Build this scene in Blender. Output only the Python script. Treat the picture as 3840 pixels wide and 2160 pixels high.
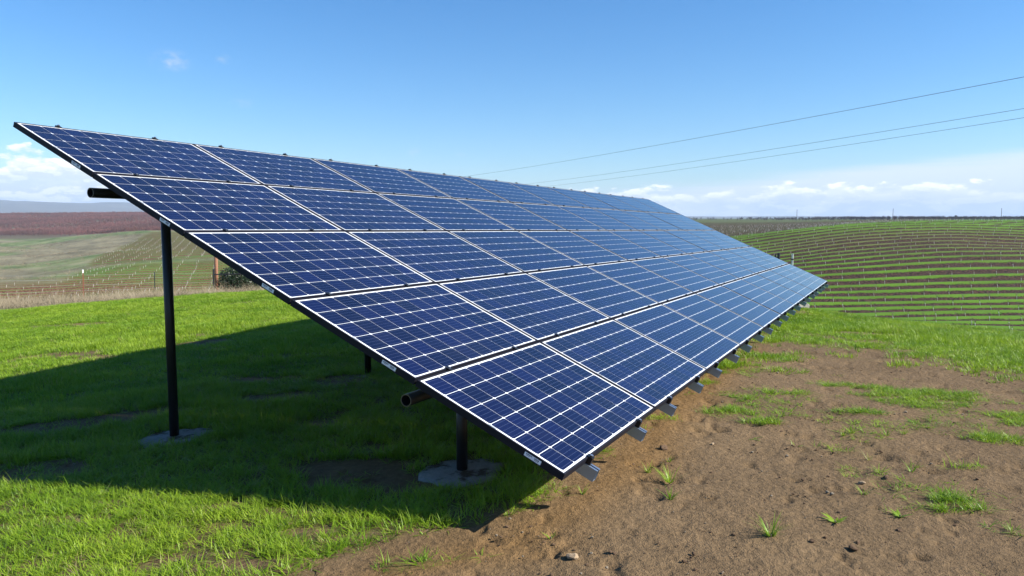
import bpy, bmesh, math, random
import numpy as np
from mathutils import Vector, Matrix

for o in list(bpy.data.objects): bpy.data.objects.remove(o)
random.seed(7); RNG = np.random.default_rng(11)
scene = bpy.context.scene
COL = scene.collection

# ------------------------------------------------------------------ camera, sky, sun, exposure
CAM_H = 1.63
PITCH = -0.0918
FPX = 2857.5 / 3840.0                      # focal length / image width
cam_d = bpy.data.cameras.new('camera'); cam = bpy.data.objects.new('camera', cam_d); COL.objects.link(cam)
cam.location = (0, 0, CAM_H); cam.rotation_euler = (math.pi/2 + PITCH, 0, 0)
cam_d.sensor_width = 36; cam_d.lens = 36*FPX; cam_d.clip_start = 0.05; cam_d.clip_end = 60000
scene.camera = cam

SUN_DIR = Vector((0.812, -0.158, 0.562)).normalized()
SUN_EL = math.asin(SUN_DIR.z); SUN_AZ = math.atan2(SUN_DIR.x, SUN_DIR.y)

def N(nt, typ, loc=None, **kw):
    n = nt.nodes.new(typ)
    for k, v in kw.items():
        if k == 'inp':
            for kk, vv in v.items(): n.inputs[kk].default_value = vv
        else: setattr(n, k, v)
    return n
def L(nt, a, b): nt.links.new(a, b)
def M(nt, op, a, b=None, c=None, clamp=False):
    n = nt.nodes.new('ShaderNodeMath'); n.operation = op; n.use_clamp = clamp
    for i, x in enumerate((a, b, c)):
        if x is None: continue
        if isinstance(x, (int, float)): n.inputs[i].default_value = x
        else: nt.links.new(x, n.inputs[i])
    return n.outputs[0]
def SS(nt, x, lo, hi, a=0.0, b=1.0):
    n = nt.nodes.new('ShaderNodeMapRange'); n.interpolation_type = 'SMOOTHSTEP'
    nt.links.new(x, n.inputs[0])
    for i, v in enumerate((lo, hi, a, b)):
        if isinstance(v, (int, float)): n.inputs[i+1].default_value = v
        else: nt.links.new(v, n.inputs[i+1])
    return n.outputs[0]
def MIXC(nt, f, a, b, bt='MIX'):
    n = nt.nodes.new('ShaderNodeMix'); n.data_type = 'RGBA'; n.blend_type = bt
    for s, x in ((n.inputs[0], f), (n.inputs[6], a), (n.inputs[7], b)):
        if isinstance(x, (int, float)): s.default_value = x
        elif isinstance(x, tuple): s.default_value = (*x, 1.0) if len(x) == 3 else x
        else: nt.links.new(x, s)
    return n.outputs[2]

world = bpy.data.worlds.new('World'); scene.world = world; world.use_nodes = True
wt = world.node_tree; wt.nodes.clear()
sky = N(wt, 'ShaderNodeTexSky', sky_type='NISHITA', sun_disc=False, sun_elevation=SUN_EL, sun_rotation=SUN_AZ,
        altitude=100, air_density=1.0, dust_density=0.35, ozone_density=2.5)
tc = N(wt, 'ShaderNodeTexCoord'); sep = N(wt, 'ShaderNodeSeparateXYZ'); L(wt, tc.outputs['Generated'], sep.inputs[0])
az = M(wt, 'ARCTAN2', sep.outputs[0], sep.outputs[1]); el = sep.outputs[2]
def wnoise(sx, sy, oy=0.0, scale=1.0, detail=7.0, rough=0.55):
    cmb = N(wt, 'ShaderNodeCombineXYZ')
    L(wt, M(wt, 'MULTIPLY', az, sx), cmb.inputs[0]); L(wt, M(wt, 'MULTIPLY', M(wt, 'ADD', el, oy), sy), cmb.inputs[1])
    n = N(wt, 'ShaderNodeTexNoise', inp={'Scale': scale, 'Detail': detail, 'Roughness': rough}); L(wt, cmb.outputs[0], n.inputs['Vector'])
    return n.outputs['Fac']
skycol = N(wt, 'ShaderNodeHueSaturation', inp={'Saturation': 1.20, 'Value': 1.0}); L(wt, MIXC(wt, 1.0, sky.outputs[0], (0.86, 1.0, 1.16), 'MULTIPLY'), skycol.inputs['Color'])
# thin high sheet over the right half
edge = M(wt, 'ADD', 0.034, M(wt, 'MULTIPLY', M(wt, 'MINIMUM', az, 0.8), 0.075))
wisp = wnoise(3.0, 60, 0.0, 1.0, 5)
sheet = SS(wt, M(wt, 'SUBTRACT', M(wt, 'ADD', edge, M(wt, 'MULTIPLY', M(wt, 'SUBTRACT', wisp, 0.5), 0.05)), el), 0.0, 0.022)
sheet = M(wt, 'MULTIPLY', sheet, SS(wt, az, -0.08, 0.25))
sheet = M(wt, 'MULTIPLY', sheet, 0.85)
c1 = MIXC(wt, sheet, skycol.outputs[0], (6.1, 6.7, 7.3))
# low cumulus bank along the horizon, all round: lit puffs on top, grey-blue body below
n1 = wnoise(22, 52, 0.3, 1.0, 9, 0.58); n2 = wnoise(22, 52, 0.306, 1.0, 9, 0.58); n3 = wnoise(9, 60, 0.9, 1.0, 6)
big = wnoise(3.1, 4, 0.1, 1.0, 2)
top = M(wt, 'ADD', 0.037, M(wt, 'MULTIPLY', M(wt, 'SUBTRACT', big, 0.5), 0.06))
top = M(wt, 'ADD', top, M(wt, 'MULTIPLY', SS(wt, az, -0.30, -0.55), 0.024))
edge_ = M(wt, 'ADD', M(wt, 'MULTIPLY', M(wt, 'SUBTRACT', top, el), 11.0), M(wt, 'MULTIPLY', M(wt, 'SUBTRACT', n1, 0.5), 1.0))
dens = SS(wt, edge_, -0.02, 0.07)
lit = M(wt, 'ADD', SS(wt, M(wt, 'SUBTRACT', n1, n2), -0.02, 0.07, 0.0, 0.55), SS(wt, edge_, 0.30, 0.03, 0.0, 0.5))
lit = M(wt, 'ADD', M(wt, 'MULTIPLY', lit, SS(wt, n3, 0.3, 0.6, 0.5, 1.0)), 0.0, clamp=True)
ccol = MIXC(wt, lit, (5.2, 6.0, 6.8), (10.2, 10.1, 9.9))
c2 = MIXC(wt, M(wt, 'MULTIPLY', dens, SS(wt, n3, 0.25, 0.6, 0.8, 0.97)), c1, ccol)
# a few small fair-weather wisps higher up
tot = None
for (a0, e0, sa, se, k) in [(-0.412, 0.181, 0.020, 0.010, 1.0), (-0.352, 0.186, 0.012, 0.006, .6), (-0.335, 0.137, 0.014, 0.006, .55),
                            (-0.125, 0.083, 0.014, 0.006, .6), (-0.068, 0.081, 0.010, 0.004, .4), (1.2, 0.22, 0.05, 0.02, .8), (-1.1, 0.16, 0.04, 0.02, .8)]:
    d = M(wt, 'ADD', M(wt, 'POWER', M(wt, 'DIVIDE', M(wt, 'SUBTRACT', az, a0), sa), 2.0), M(wt, 'POWER', M(wt, 'DIVIDE', M(wt, 'SUBTRACT', el, e0), se), 2.0))
    g_ = M(wt, 'MULTIPLY', M(wt, 'EXPONENT', M(wt, 'MULTIPLY', d, -1.0)), k)
    tot = g_ if tot is None else M(wt, 'ADD', tot, g_)
nz = wnoise(60, 90, 0.7)
small = SS(wt, M(wt, 'MULTIPLY', tot, SS(wt, nz, 0.25, 0.75)), 0.05, 0.75, 0.0, 0.5)
c3 = MIXC(wt, small, c2, (5.0, 5.5, 6.1))
bg = N(wt, 'ShaderNodeBackground', inp={'Strength': 0.076}); L(wt, c3, bg.inputs[0])
wo = N(wt, 'ShaderNodeOutputWorld'); L(wt, bg.outputs[0], wo.inputs[0])

sun_d = bpy.data.lights.new('sun', 'SUN'); sun_d.energy = 5.0; sun_d.angle = math.radians(0.53); sun_d.color = (1.0, 0.95, 0.86)
sun = bpy.data.objects.new('sun', sun_d); COL.objects.link(sun); sun.location = (30, -6, 25)
sun.rotation_euler = SUN_DIR.to_track_quat('Z', 'Y').to_euler()

vs = scene.view_settings
vs.view_transform = 'Standard'; vs.look = 'None'; vs.exposure = 1.0; vs.gamma = 1.0; vs.use_curve_mapping = False

# ------------------------------------------------------------------ helpers
def tag(o, label=None, cat=None, group=None, kind=None):
    if label: o['label'] = label
    if cat: o['category'] = cat
    if group: o['group'] = group
    if kind: o['kind'] = kind
    return o
def empty(name, loc=(0, 0, 0)):
    o = bpy.data.objects.new(name, None); COL.objects.link(o); o.location = loc; o.empty_display_size = 0.2; return o
def mesh_from(name, verts, faces, mats=(), midx=None, smooth=False):
    me = bpy.data.meshes.new(name); me.from_pydata([tuple(v) for v in verts], [], [tuple(f) for f in faces])
    for m in mats: me.materials.append(m)
    if midx is not None: me.polygons.foreach_set('material_index', np.asarray(midx, dtype=np.int32))
    if smooth: me.polygons.foreach_set('use_smooth', np.ones(len(me.polygons), dtype=bool))
    me.update(); return me
def obj(name, me, parent=None, loc=(0, 0, 0), rot=None, link=True):
    o = bpy.data.objects.new(name, me)
    if link: COL.objects.link(o)
    o.parent = parent; o.location = loc
    if rot is not None: o.rotation_euler = rot
    return o
class MB:
    def __init__(s): s.v = []; s.f = []; s.m = []
    def add(s, v, f, m=0):
        b = len(s.v); s.v += [tuple(x) for x in v]; s.f += [tuple(b+i for i in q) for q in f]; s.m += [m]*len(f)
    def box(s, x0, x1, y0, y1, z0, z1, m=0):
        v = [(x, y, z) for z in (z0, z1) for y in (y0, y1) for x in (x0, x1)]
        s.add(v, [(0, 2, 3, 1), (4, 5, 7, 6), (0, 1, 5, 4), (2, 6, 7, 3), (0, 4, 6, 2), (1, 3, 7, 5)], m)
    def tube(s, pts, rad, n=10, m=0, cap=True):
        pts = [Vector(p) for p in pts]; k = len(pts)
        if not hasattr(rad, '__len__'): rad = [rad]*k
        base = len(s.v); up = None
        for i, p in enumerate(pts):
            d = (pts[min(i+1, k-1)] - pts[max(i-1, 0)]).normalized()
            if up is None: up = d.orthogonal().normalized()
            up = (up - d*up.dot(d)).normalized(); w = d.cross(up)
            for j in range(n):
                a = 2*math.pi*j/n; s.v.append(tuple(p + (up*math.cos(a) + w*math.sin(a))*rad[i]))
        for i in range(k-1):
            for j in range(n):
                a = base+i*n+j; b = base+i*n+(j+1) % n; s.f.append((a, b, b+n, a+n)); s.m.append(m)
        if cap:
            s.f.append(tuple(base+j for j in reversed(range(n)))); s.m.append(m)
            s.f.append(tuple(base+(k-1)*n+j for j in range(n))); s.m.append(m)
    def build(s, name, mats, smooth=False): return mesh_from(name, s.v, s.f, mats, s.m, smooth)

def hash2(ix, iy, seed):
    h = (ix.astype(np.int64)*374761393 + iy.astype(np.int64)*668265263 + seed*974634777) & 0xffffffff
    h = ((h ^ (h >> 13))*1274126177) & 0xffffffff
    h = (h ^ (h >> 16)) & 0xffffff
    return h/float(0xffffff)
def vnoise(x, y, seed=0):
    x = np.asarray(x, float); y = np.asarray(y, float)
    ix = np.floor(x); iy = np.floor(y); fx = x-ix; fy = y-iy
    fx = fx*fx*(3-2*fx); fy = fy*fy*(3-2*fy)
    a = hash2(ix, iy, seed); b = hash2(ix+1, iy, seed); c = hash2(ix, iy+1, seed); d = hash2(ix+1, iy+1, seed)
    return (a*(1-fx)+b*fx)*(1-fy) + (c*(1-fx)+d*fx)*fy
def fbm(x, y, seed=0, oct=4, gain=0.5):
    s = 0; a = 1.0; t = 0
    for k in range(oct):
        s = s + a*vnoise(x*2**k+17.3*k, y*2**k-9.1*k, seed+k); t += a; a *= gain
    return s/t - 0.5
def sst(x, a, b):
    t = np.clip((np.asarray(x, float)-a)/(b-a), 0, 1); return t*t*(3-2*t)

# ------------------------------------------------------------------ materials
def mat(name):
    m = bpy.data.materials.new(name); m.use_nodes = True; nt = m.node_tree
    return m, nt, nt.nodes['Principled BSDF']
def simple(name, col, rough=0.5, metal=0.0, var=0.15, scale=6.0, bump=0.0, spec=0.5):
    m, nt, b = mat(name)
    t = N(nt, 'ShaderNodeTexCoord'); n = N(nt, 'ShaderNodeTexNoise', inp={'Scale': scale, 'Detail': 5.0})
    L(nt, t.outputs['Object'], n.inputs['Vector'])
    c = MIXC(nt, n.outputs['Fac'], tuple(max(0, x*(1-var)) for x in col), tuple(min(1, x*(1+var)) for x in col))
    L(nt, c, b.inputs['Base Color'])
    L(nt, M(nt, 'ADD', rough-0.08, M(nt, 'MULTIPLY', n.outputs['Fac'], 0.16)), b.inputs['Roughness'])
    b.inputs['Metallic'].default_value = metal; b.inputs['Specular IOR Level'].default_value = spec
    if bump:
        bp = N(nt, 'ShaderNodeBump', inp={'Strength': bump, 'Distance': 0.01}); L(nt, n.outputs['Fac'], bp.inputs['Height']); L(nt, bp.outputs[0], b.inputs['Normal'])
    return m
M_FRAME = simple('black_anodised', (0.010, 0.010, 0.016), 0.6, 0.0, 0.2, 20, 0, 0.18)
M_STEEL = simple('dark_painted_steel', (0.010, 0.010, 0.011), 0.45, 0.0, 0.4, 14, 0.1)
M_PIPEEND = simple('cut_steel', (0.16, 0.14, 0.10), 0.5, 0.6, 0.3, 60)
M_RAIL = simple('galvanised_rail', (0.30, 0.36, 0.44), 0.35, 0.75, 0.12, 9)
M_CLAMP = simple('black_clamp', (0.012, 0.012, 0.014), 0.4, 0.3, 0.2, 40)
M_BOLT = simple('bolt_steel', (0.55, 0.55, 0.56), 0.3, 0.9, 0.1, 40)
def footing_mat():
    m, nt, b = mat('rough_footing_concrete'); t = N(nt, 'ShaderNodeTexCoord')
    def nz(sc): 
        n = N(nt, 'ShaderNodeTexNoise', inp={'Scale': sc, 'Detail': 6.0, 'Roughness': 0.65}); L(nt, t.outputs['Object'], n.inputs['Vector']); return n.outputs['Fac']
    a, c_ = nz(5.0), nz(30.0)
    c = MIXC(nt, c_, (0.15, 0.142, 0.13), (0.34, 0.325, 0.30)); c = MIXC(nt, SS(nt, a, 0.49, 0.62), c, (0.075, 0.052, 0.034))   # spilled soil
    L(nt, c, b.inputs['Base Color']); b.inputs['Roughness'].default_value = 0.95; b.inputs['Specular IOR Level'].default_value = 0.15
    bp = N(nt, 'ShaderNodeBump', inp={'Strength': 0.8, 'Distance': 0.02}); L(nt, M(nt, 'ADD', a, c_), bp.inputs['Height']); L(nt, bp.outputs[0], b.inputs['Normal']); return m
M_FOOT = footing_mat()
M_CONC = simple('concrete', (0.29, 0.275, 0.25), 0.9, 0.0, 0.7, 14, 0.8, 0.2)
M_STICK = simple('sticker_paper', (0.78, 0.80, 0.82), 0.5, 0.0, 0.04, 8)
M_INK = simple('ink', (0.03, 0.03, 0.05), 0.6, 0.0, 0.1, 8)
M_TAG = simple('grey_tag', (0.30, 0.33, 0.35), 0.45, 0.2, 0.4, 60)

def backsheet_mat():
    m, nt, b = mat('white_backsheet')
    t = N(nt, 'ShaderNodeTexCoord'); n = N(nt, 'ShaderNodeTexNoise', inp={'Scale': 5.0, 'Detail': 6.0}); L(nt, t.outputs['Object'], n.inputs['Vector'])
    L(nt, MIXC(nt, n.outputs['Fac'], (0.72, 0.73, 0.73), (0.86, 0.86, 0.85)), b.inputs['Base Color'])
    b.inputs['Roughness'].default_value = 0.6
    b.inputs['Coat Weight'].default_value = 1.0; b.inputs['Coat Roughness'].default_value = 0.06; b.inputs['Coat IOR'].default_value = 1.45
    return m
M_BACK = backsheet_mat()
def cell_mat():
    m, nt, b = mat('silicon_cell')
    uv = N(nt, 'ShaderNodeUVMap', uv_map='UVMap'); s = N(nt, 'ShaderNodeSeparateXYZ'); L(nt, uv.outputs[0], s.inputs[0])
    cid = N(nt, 'ShaderNodeUVMap', uv_map='cid'); oi = N(nt, 'ShaderNodeObjectInfo')
    wn = N(nt, 'ShaderNodeTexWhiteNoise', noise_dimensions='4D'); L(nt, cid.outputs[0], wn.inputs['Vector']); L(nt, oi.outputs['Random'], wn.inputs['W'])
    base = MIXC(nt, wn.outputs['Value'], (0.0015, 0.0026, 0.019), (0.0030, 0.0050, 0.042))
    # five busbars along the long side of the module, a faint finger print across
    f = M(nt, 'FRACT', M(nt, 'MULTIPLY', s.outputs[1], 5.0))
    bar = M(nt, 'LESS_THAN', M(nt, 'ABSOLUTE', M(nt, 'SUBTRACT', f, 0.5)), 0.020)
    f2 = M(nt, 'FRACT', M(nt, 'MULTIPLY', s.outputs[0], 78.0))
    fin = M(nt, 'LESS_THAN', f2, 0.05)
    c = MIXC(nt, M(nt, 'MULTIPLY', fin, 0.10), base, (0.12, 0.14, 0.22))
    c = MIXC(nt, bar, c, (0.08, 0.10, 0.18))
    gp_ = N(nt, 'ShaderNodeNewGeometry'); dn = N(nt, 'ShaderNodeTexNoise', inp={'Scale': 2.2, 'Detail': 8.0, 'Roughness': 0.65}); L(nt, gp_.outputs['Position'], dn.inputs['Vector'])
    c = MIXC(nt, SS(nt, dn.outputs['Fac'], 0.45, 0.8, 0.0, 0.018), c, (0.30, 0.27, 0.22))      # thin dust film on the glass
    L(nt, c, b.inputs['Base Color']); b.inputs['Roughness'].default_value = 0.5; b.inputs['Specular IOR Level'].default_value = 0.05
    # float-glass cover laminated on the cell: clear coat, very slightly dusty
    t = N(nt, 'ShaderNodeTexCoord'); n = N(nt, 'ShaderNodeTexNoise', inp={'Scale': 1.3, 'Detail': 5.0}); g = N(nt, 'ShaderNodeNewGeometry'); L(nt, g.outputs['Position'], n.inputs['Vector'])
    b.inputs['Coat Weight'].default_value = 1.0; b.inputs['Coat IOR'].default_value = 1.27
    L(nt, M(nt, 'ADD', 0.05, M(nt, 'MULTIPLY', n.outputs['Fac'], 0.08)), b.inputs['Coat Roughness'])
    return m
M_CELL = cell_mat()

def leaf_mat(name, c0, c1, trans=0.35, rough=0.5, hue=None):
    m, nt, b = mat(name)
    oi = N(nt, 'ShaderNodeObjectInfo'); at = N(nt, 'ShaderNodeAttribute', attribute_name='tip')
    g = N(nt, 'ShaderNodeNewGeometry'); n = N(nt, 'ShaderNodeTexNoise', inp={'Scale': 0.9, 'Detail': 3.0}); L(nt, g.outputs['Position'], n.inputs['Vector'])
    f = M(nt, 'ADD', M(nt, 'MULTIPLY', oi.outputs['Random'], 0.55), M(nt, 'MULTIPLY', SS(nt, n.outputs['Fac'], 0.3, 0.7), 0.45))
    c = MIXC(nt, f, c0, c1)
    if hue: c = MIXC(nt, M(nt, 'MULTIPLY', M(nt, 'GREATER_THAN', oi.outputs['Random'], 0.98), 0.8), c, hue)
    L(nt, c, b.inputs['Base Color']); b.inputs['Roughness'].default_value = rough; b.inputs['Specular IOR Level'].default_value = 0.35
    tr = N(nt, 'ShaderNodeBsdfTranslucent'); L(nt, c, tr.inputs[0])
    mx = N(nt, 'ShaderNodeMixShader', inp={0: trans}); L(nt, b.outputs[0], mx.inputs[1]); L(nt, tr.outputs[0], mx.inputs[2])
    L(nt, mx.outputs[0], nt.nodes['Material Output'].inputs[0]); return m
M_GRASS = leaf_mat('grass_blade', (0.120, 0.250, 0.010), (0.330, 0.450, 0.034), 0.42, 0.45, (0.34, 0.29, 0.12))
M_DRY = leaf_mat('dry_grass', (0.20, 0.16, 0.095), (0.36, 0.30, 0.20), 0.3, 0.7)
M_BUSH = leaf_mat('bush_leaf', (0.008, 0.022, 0.008), (0.035, 0.06, 0.02), 0.15, 0.4)
def twig_mat(name, c0, c1):
    m, nt, b = mat(name); oi = N(nt, 'ShaderNodeObjectInfo'); g = N(nt, 'ShaderNodeNewGeometry')
    n = N(nt, 'ShaderNodeTexNoise', inp={'Scale': 0.011, 'Detail': 4.0}); L(nt, g.outputs['Position'], n.inputs['Vector'])
    f = M(nt, 'ADD', M(nt, 'MULTIPLY', oi.outputs['Random'], 0.35), M(nt, 'MULTIPLY', SS(nt, n.outputs['Fac'], 0.35, 0.65), 0.65))
    L(nt, MIXC(nt, f, c0, c1), b.inputs['Base Color']); b.inputs['Roughness'].default_value = 0.9; b.inputs['Specular IOR Level'].default_value = 0.1
    return m
M_TWIG = twig_mat('bare_twig', (0.125, 0.075, 0.062), (0.27, 0.125, 0.105))
M_TWIGD = simple('bare_twig_grey', (0.12, 0.09, 0.09), 0.9, 0.0, 0.35, 0.02, 0, 0.1)
M_GUARD = simple('white_trunk_guard', (0.48, 0.46, 0.40), 0.6, 0.0, 0.06, 5)
M_BRANCH = simple('young_bark', (0.16, 0.11, 0.085), 0.85, 0.0, 0.3, 8)
M_RUST = simple('rusty_steel', (0.20, 0.075, 0.04), 0.8, 0.2, 0.4, 20)
M_GREENPOST = simple('dark_green_steel', (0.02, 0.035, 0.025), 0.5, 0.2, 0.3, 20)
M_GALV = simple('galvanised', (0.55, 0.56, 0.56), 0.45, 0.7, 0.15, 12)
M_WHITEP = simple('white_paint', (0.8, 0.8, 0.78), 0.5, 0, 0.05, 12)
M_WOOD = simple('weathered_wood', (0.23, 0.105, 0.055), 0.85, 0, 0.35, 10, 0.3)
M_POLE = simple('grey_pole_wood', (0.11, 0.10, 0.10), 0.9, 0, 0.25, 2)
M_WIRE = simple('black_cable', (0.03, 0.03, 0.03), 0.6, 0, 0.1, 2)
M_ROCK = simple('tan_stone', (0.40, 0.29, 0.18), 0.9, 0, 0.3, 30, 0.6, 0.2)
M_CLOD = simple('soil_clod', (0.17, 0.11, 0.068), 0.95, 0, 0.35, 40, 0.8, 0.1)
M_PEB = simple('pale_pebble', (0.22, 0.18, 0.13), 0.9, 0, 0.4, 40, 0.4, 0.2)

# ------------------------------------------------------------------ terrain height
cp, sp = math.cos(PITCH), math.sin(PITCH)
def slope_of(py):                       # rise per metre of depth seen at a given line of the 3840x2160 photograph
    tz = (1080-py)/2857.5
    return (sp + cp*tz)/(cp - sp*tz)
def base_right(t, dev):
    Y = [14, 16, 22, 30, 60, 100, 115, 121, 128, 135, 141, 148, 155, 162, 168, 175, 182, 189, 195, 202, 209, 215, 222, 229, 235, 242, 249, 256, 263]
    P = [1182, 1196, 1224, 1240, 1236, 1212, 1200, 1181, 1160, 1140, 1121, 1101, 1080, 1055, 1034, 1010, 990, 972, 954, 940, 925, 910, 897, 886, 875, 862, 850, 840, 834]
    return [(y, p + float(np.interp(y, [130, 162, 182, 209, 263], dev)) + max(t-0.45, -0.15)*float(np.interp(y, [14, 30, 60, 100, 108, 115], [480, 480, 420, 150, 60, 0]))) for y, p in zip(Y, P)]
TAB = {
 -0.80: [(20, 1170), (36, 1130), (60, 1140), (110, 1142), (140, 1136), (175, 1072), (200, 1050), (240, 1046), (300, 1010), (400, 965), (500, 930), (700, 895), (800, 884), (1100, 838), (1400, 812), (1500, 810), (2000, 830), (6000, 822), (15000, 819)],
 -0.62: [(20, 1156), (36, 1122), (60, 1136), (110, 1140), (140, 1130), (160, 1095), (178, 1066), (200, 1046), (240, 1046), (270, 1022), (300, 1004), (330, 985), (400, 960), (500, 927), (700, 892), (800, 881), (1100, 832), (1400, 806), (1500, 805), (2000, 830), (6000, 822), (15000, 819)],
 -0.50: [(20, 1126), (36, 1104), (60, 1112), (110, 1114), (130, 1104), (150, 1085), (175, 1052), (200, 1022), (225, 1000), (250, 985), (300, 972), (330, 956), (400, 925), (500, 886), (560, 868), (620, 867), (700, 874), (800, 868), (1100, 824), (1400, 803), (1500, 802), (2000, 830), (6000, 822), (15000, 819)],
 -0.36: [(20, 1102), (36, 1094), (60, 1104), (110, 1108), (130, 1102), (150, 1085), (175, 1050), (200, 1015), (225, 985), (250, 962), (300, 940), (330, 928), (400, 900), (500, 870), (560, 862), (620, 862), (700, 868), (800, 864), (1100, 824), (1400, 806), (1500, 805), (2000, 830), (6000, 822), (15000, 819)],
 -0.10: [(20, 1100), (36, 1100), (60, 1120), (110, 1115), (150, 1085), (200, 1020), (260, 970), (350, 930), (500, 890), (700, 868), (1000, 845), (1500, 830), (2500, 824), (6000, 820), (15000, 819)],
 0.12: base_right(0.12, [0, 22, 50, 80, 95]) + [(300, 905), (350, 880), (450, 858), (600, 840), (1000, 826), (2500, 820), (6000, 819), (15000, 818.5)],
 0.25: base_right(0.25, [0, 18, 42, 70, 80]) + [(300, 886), (350, 872), (450, 852), (600, 837), (1000, 825), (2500, 820), (6000, 819), (15000, 818.5)],
 0.33: base_right(0.33, [0, 12, 30, 50, 44]) + [(285, 878), (330, 868), (420, 852), (600, 836), (1000, 824), (2500, 820), (6000, 819), (15000, 818.5)],
 0.45: base_right(0.45, [0, 0, 0, 0, 0]) + [(285, 835), (340, 840), (420, 838), (600, 829), (1000, 822), (2500, 820), (6000, 819), (15000, 818.5)],
 0.57: base_right(0.57, [-4, -14, -30, -24, -10]) + [(285, 825), (340, 833), (420, 834), (600, 827), (1000, 822), (2500, 820), (6000, 819), (15000, 818.5)],
 0.67: base_right(0.67, [-8, -24, -36, -10, -2]) + [(285, 828), (340, 836), (420, 836), (600, 828), (1000, 822), (2500, 820), (6000, 819), (15000, 818.5)],
 0.80: base_right(0.80, [-8, -24, -30, 0, 14]) + [(285, 845), (340, 850), (420, 845), (600, 832), (1000, 823), (2500, 820), (6000, 819), (15000, 818.5)],
}
TT = np.linspace(-0.8, 0.8, 161); LD = np.linspace(math.log(14), math.log(16000), 900)
_cols = []; _ks = sorted(TAB)
for k in _ks:
    a = np.array(TAB[k], float); s = np.array([slope_of(p) for p in a[:, 1]])
    _cols.append(np.interp(LD, np.log(a[:, 0]), s))
_cols = np.array(_cols)
_G = np.array([np.interp(TT, _ks, _cols[:, j]) for j in range(len(LD))]).T        # slope grid [t, D]
def _smooth(G, r, axis):
    k = np.hanning(2*r+3)[1:-1]; k /= k.sum()
    P = np.pad(G, [(r, r) if i == axis else (0, 0) for i in (0, 1)], mode='edge')
    return np.apply_along_axis(lambda v: np.convolve(v, k, 'valid'), axis, P)
_G = _smooth(_smooth(_G, 7, 1), 7, 0)
def far_z(t, D):
    ti = np.clip((t+0.8)/1.6*160, 0, 159.999); di = np.clip((np.log(np.maximum(D, 14.0))-LD[0])/(LD[1]-LD[0]), 0, len(LD)-1.001)
    i = ti.astype(int); j = di.astype(int); a = ti-i; b = di-j
    s = (_G[i, j]*(1-a)+_G[i+1, j]*a)*(1-b) + (_G[i, j+1]*(1-a)+_G[i+1, j+1]*a)*b
    return CAM_H + s*D
def knoll(x, y):
    sl = -0.061*np.log1p(np.exp(np.clip(-2*x, -50, 50)))/2
    s = 1/(1+np.exp(-np.clip(x+1, -40, 40)))
    r = -0.0035*np.maximum(x-1, 0)**2 - 0.0022*np.maximum(y-6, 0)**2*s
    return np.maximum(sl + r, -6)
def td(x, y):
    r = np.hypot(x, y); th = np.clip(np.arctan2(x, np.maximum(y, -1e9)), -0.67, 0.67)
    return np.tan(th), r*np.cos(th)
LROT = 0.36
def rowcoords(x, y):
    """row number and position along the row: straight planted rows, turned differently on the two hillsides"""
    left = x < 0
    c, s = math.cos(LROT), math.sin(LROT)
    ac = np.where(left, (-s*x + c*y)/6.7, y/6.7)
    al = np.where(left, c*x + s*y, x)
    return ac, al
def rowmask(x, y):
    t, D = td(x, y)
    wob = fbm(x/30, y/30, 91, 3)*30
    right = sst(D, 45, 60)*(1-sst(D, 520, 760))*sst(x, 20, 30)
    dmax = np.interp(t, [-0.8, -0.60, -0.575, -0.54, -0.47], [182, 190, 215, 330, 545]) + wob
    left = sst(D, 112, 122)*(1-sst(D+18*fbm(x/9, y/9, 95, 3), dmax-30, dmax+22))*(1-sst(x, -20, -10))
    strip = np.exp(-((D-(252+60*(-0.5-t)))/11.0)**2)
    return np.where(x < 0, left*(1-0.9*strip*(t > -0.56)), right)
def gz(x, y, fine=False):
    x = np.asarray(x, float); y = np.asarray(y, float)
    t, D = td(x, y)
    w = sst(D, np.where(t < 0, 17, 11), np.where(t < 0, 26, 17.5))
    z = knoll(x, y)*(1-w) + far_z(t, np.maximum(D, 14))*w
    r = np.hypot(x, y)
    z = z + fbm(x/40, y/40, 5, 3)*0.9*sst(r, 60, 140)*(1-sst(r, 3000, 6000))
    z = z + fbm(x/70, y/110, 8, 3)*7.0*sst(D, 235, 320)*(1-sst(D, 560, 720))*sst(-t, 0.40, 0.52)
    z = z + fbm(x/1.7, y/1.7, 3, 3)*0.06*(1-sst(r, 30, 60))
    return z
def gz1(x, y): return float(gz(np.array([x]), np.array([y]))[0])

# zones of the near ground -------------------------------------------------
DIRT = np.array([(-2.2, 1.0), (-1.75, 2.6), (-0.95, 3.35), (-0.62, 3.72), (-0.16, 3.98), (0.10, 4.5), (0.78, 6.19), (1.75, 8.26), (2.75, 10.2), (3.5, 10.9), (3.98, 9.96), (4.78, 9.43), (5.05, 8.47), (6.2, 8.3), (7.5, 7.0), (7.5, 1.0)])
def poly_sd(px, py, poly):
    d = np.full(px.shape, 1e9); ins = np.zeros(px.shape, bool); n = len(poly)
    for i in range(n):
        ax, ay = poly[i]; bx, by = poly[(i+1) % n]
        ex, ey = bx-ax, by-ay; wx, wy = px-ax, py-ay
        h = np.clip((wx*ex+wy*ey)/(ex*ex+ey*ey), 0, 1); d = np.minimum(d, np.hypot(wx-ex*h, wy-ey*h))
        c = ((ay > py) != (by > py)) & (px < (bx-ax)*(py-ay)/(by-ay+1e-12)+ax); ins ^= c
    return np.where(ins, -d, d)
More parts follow.
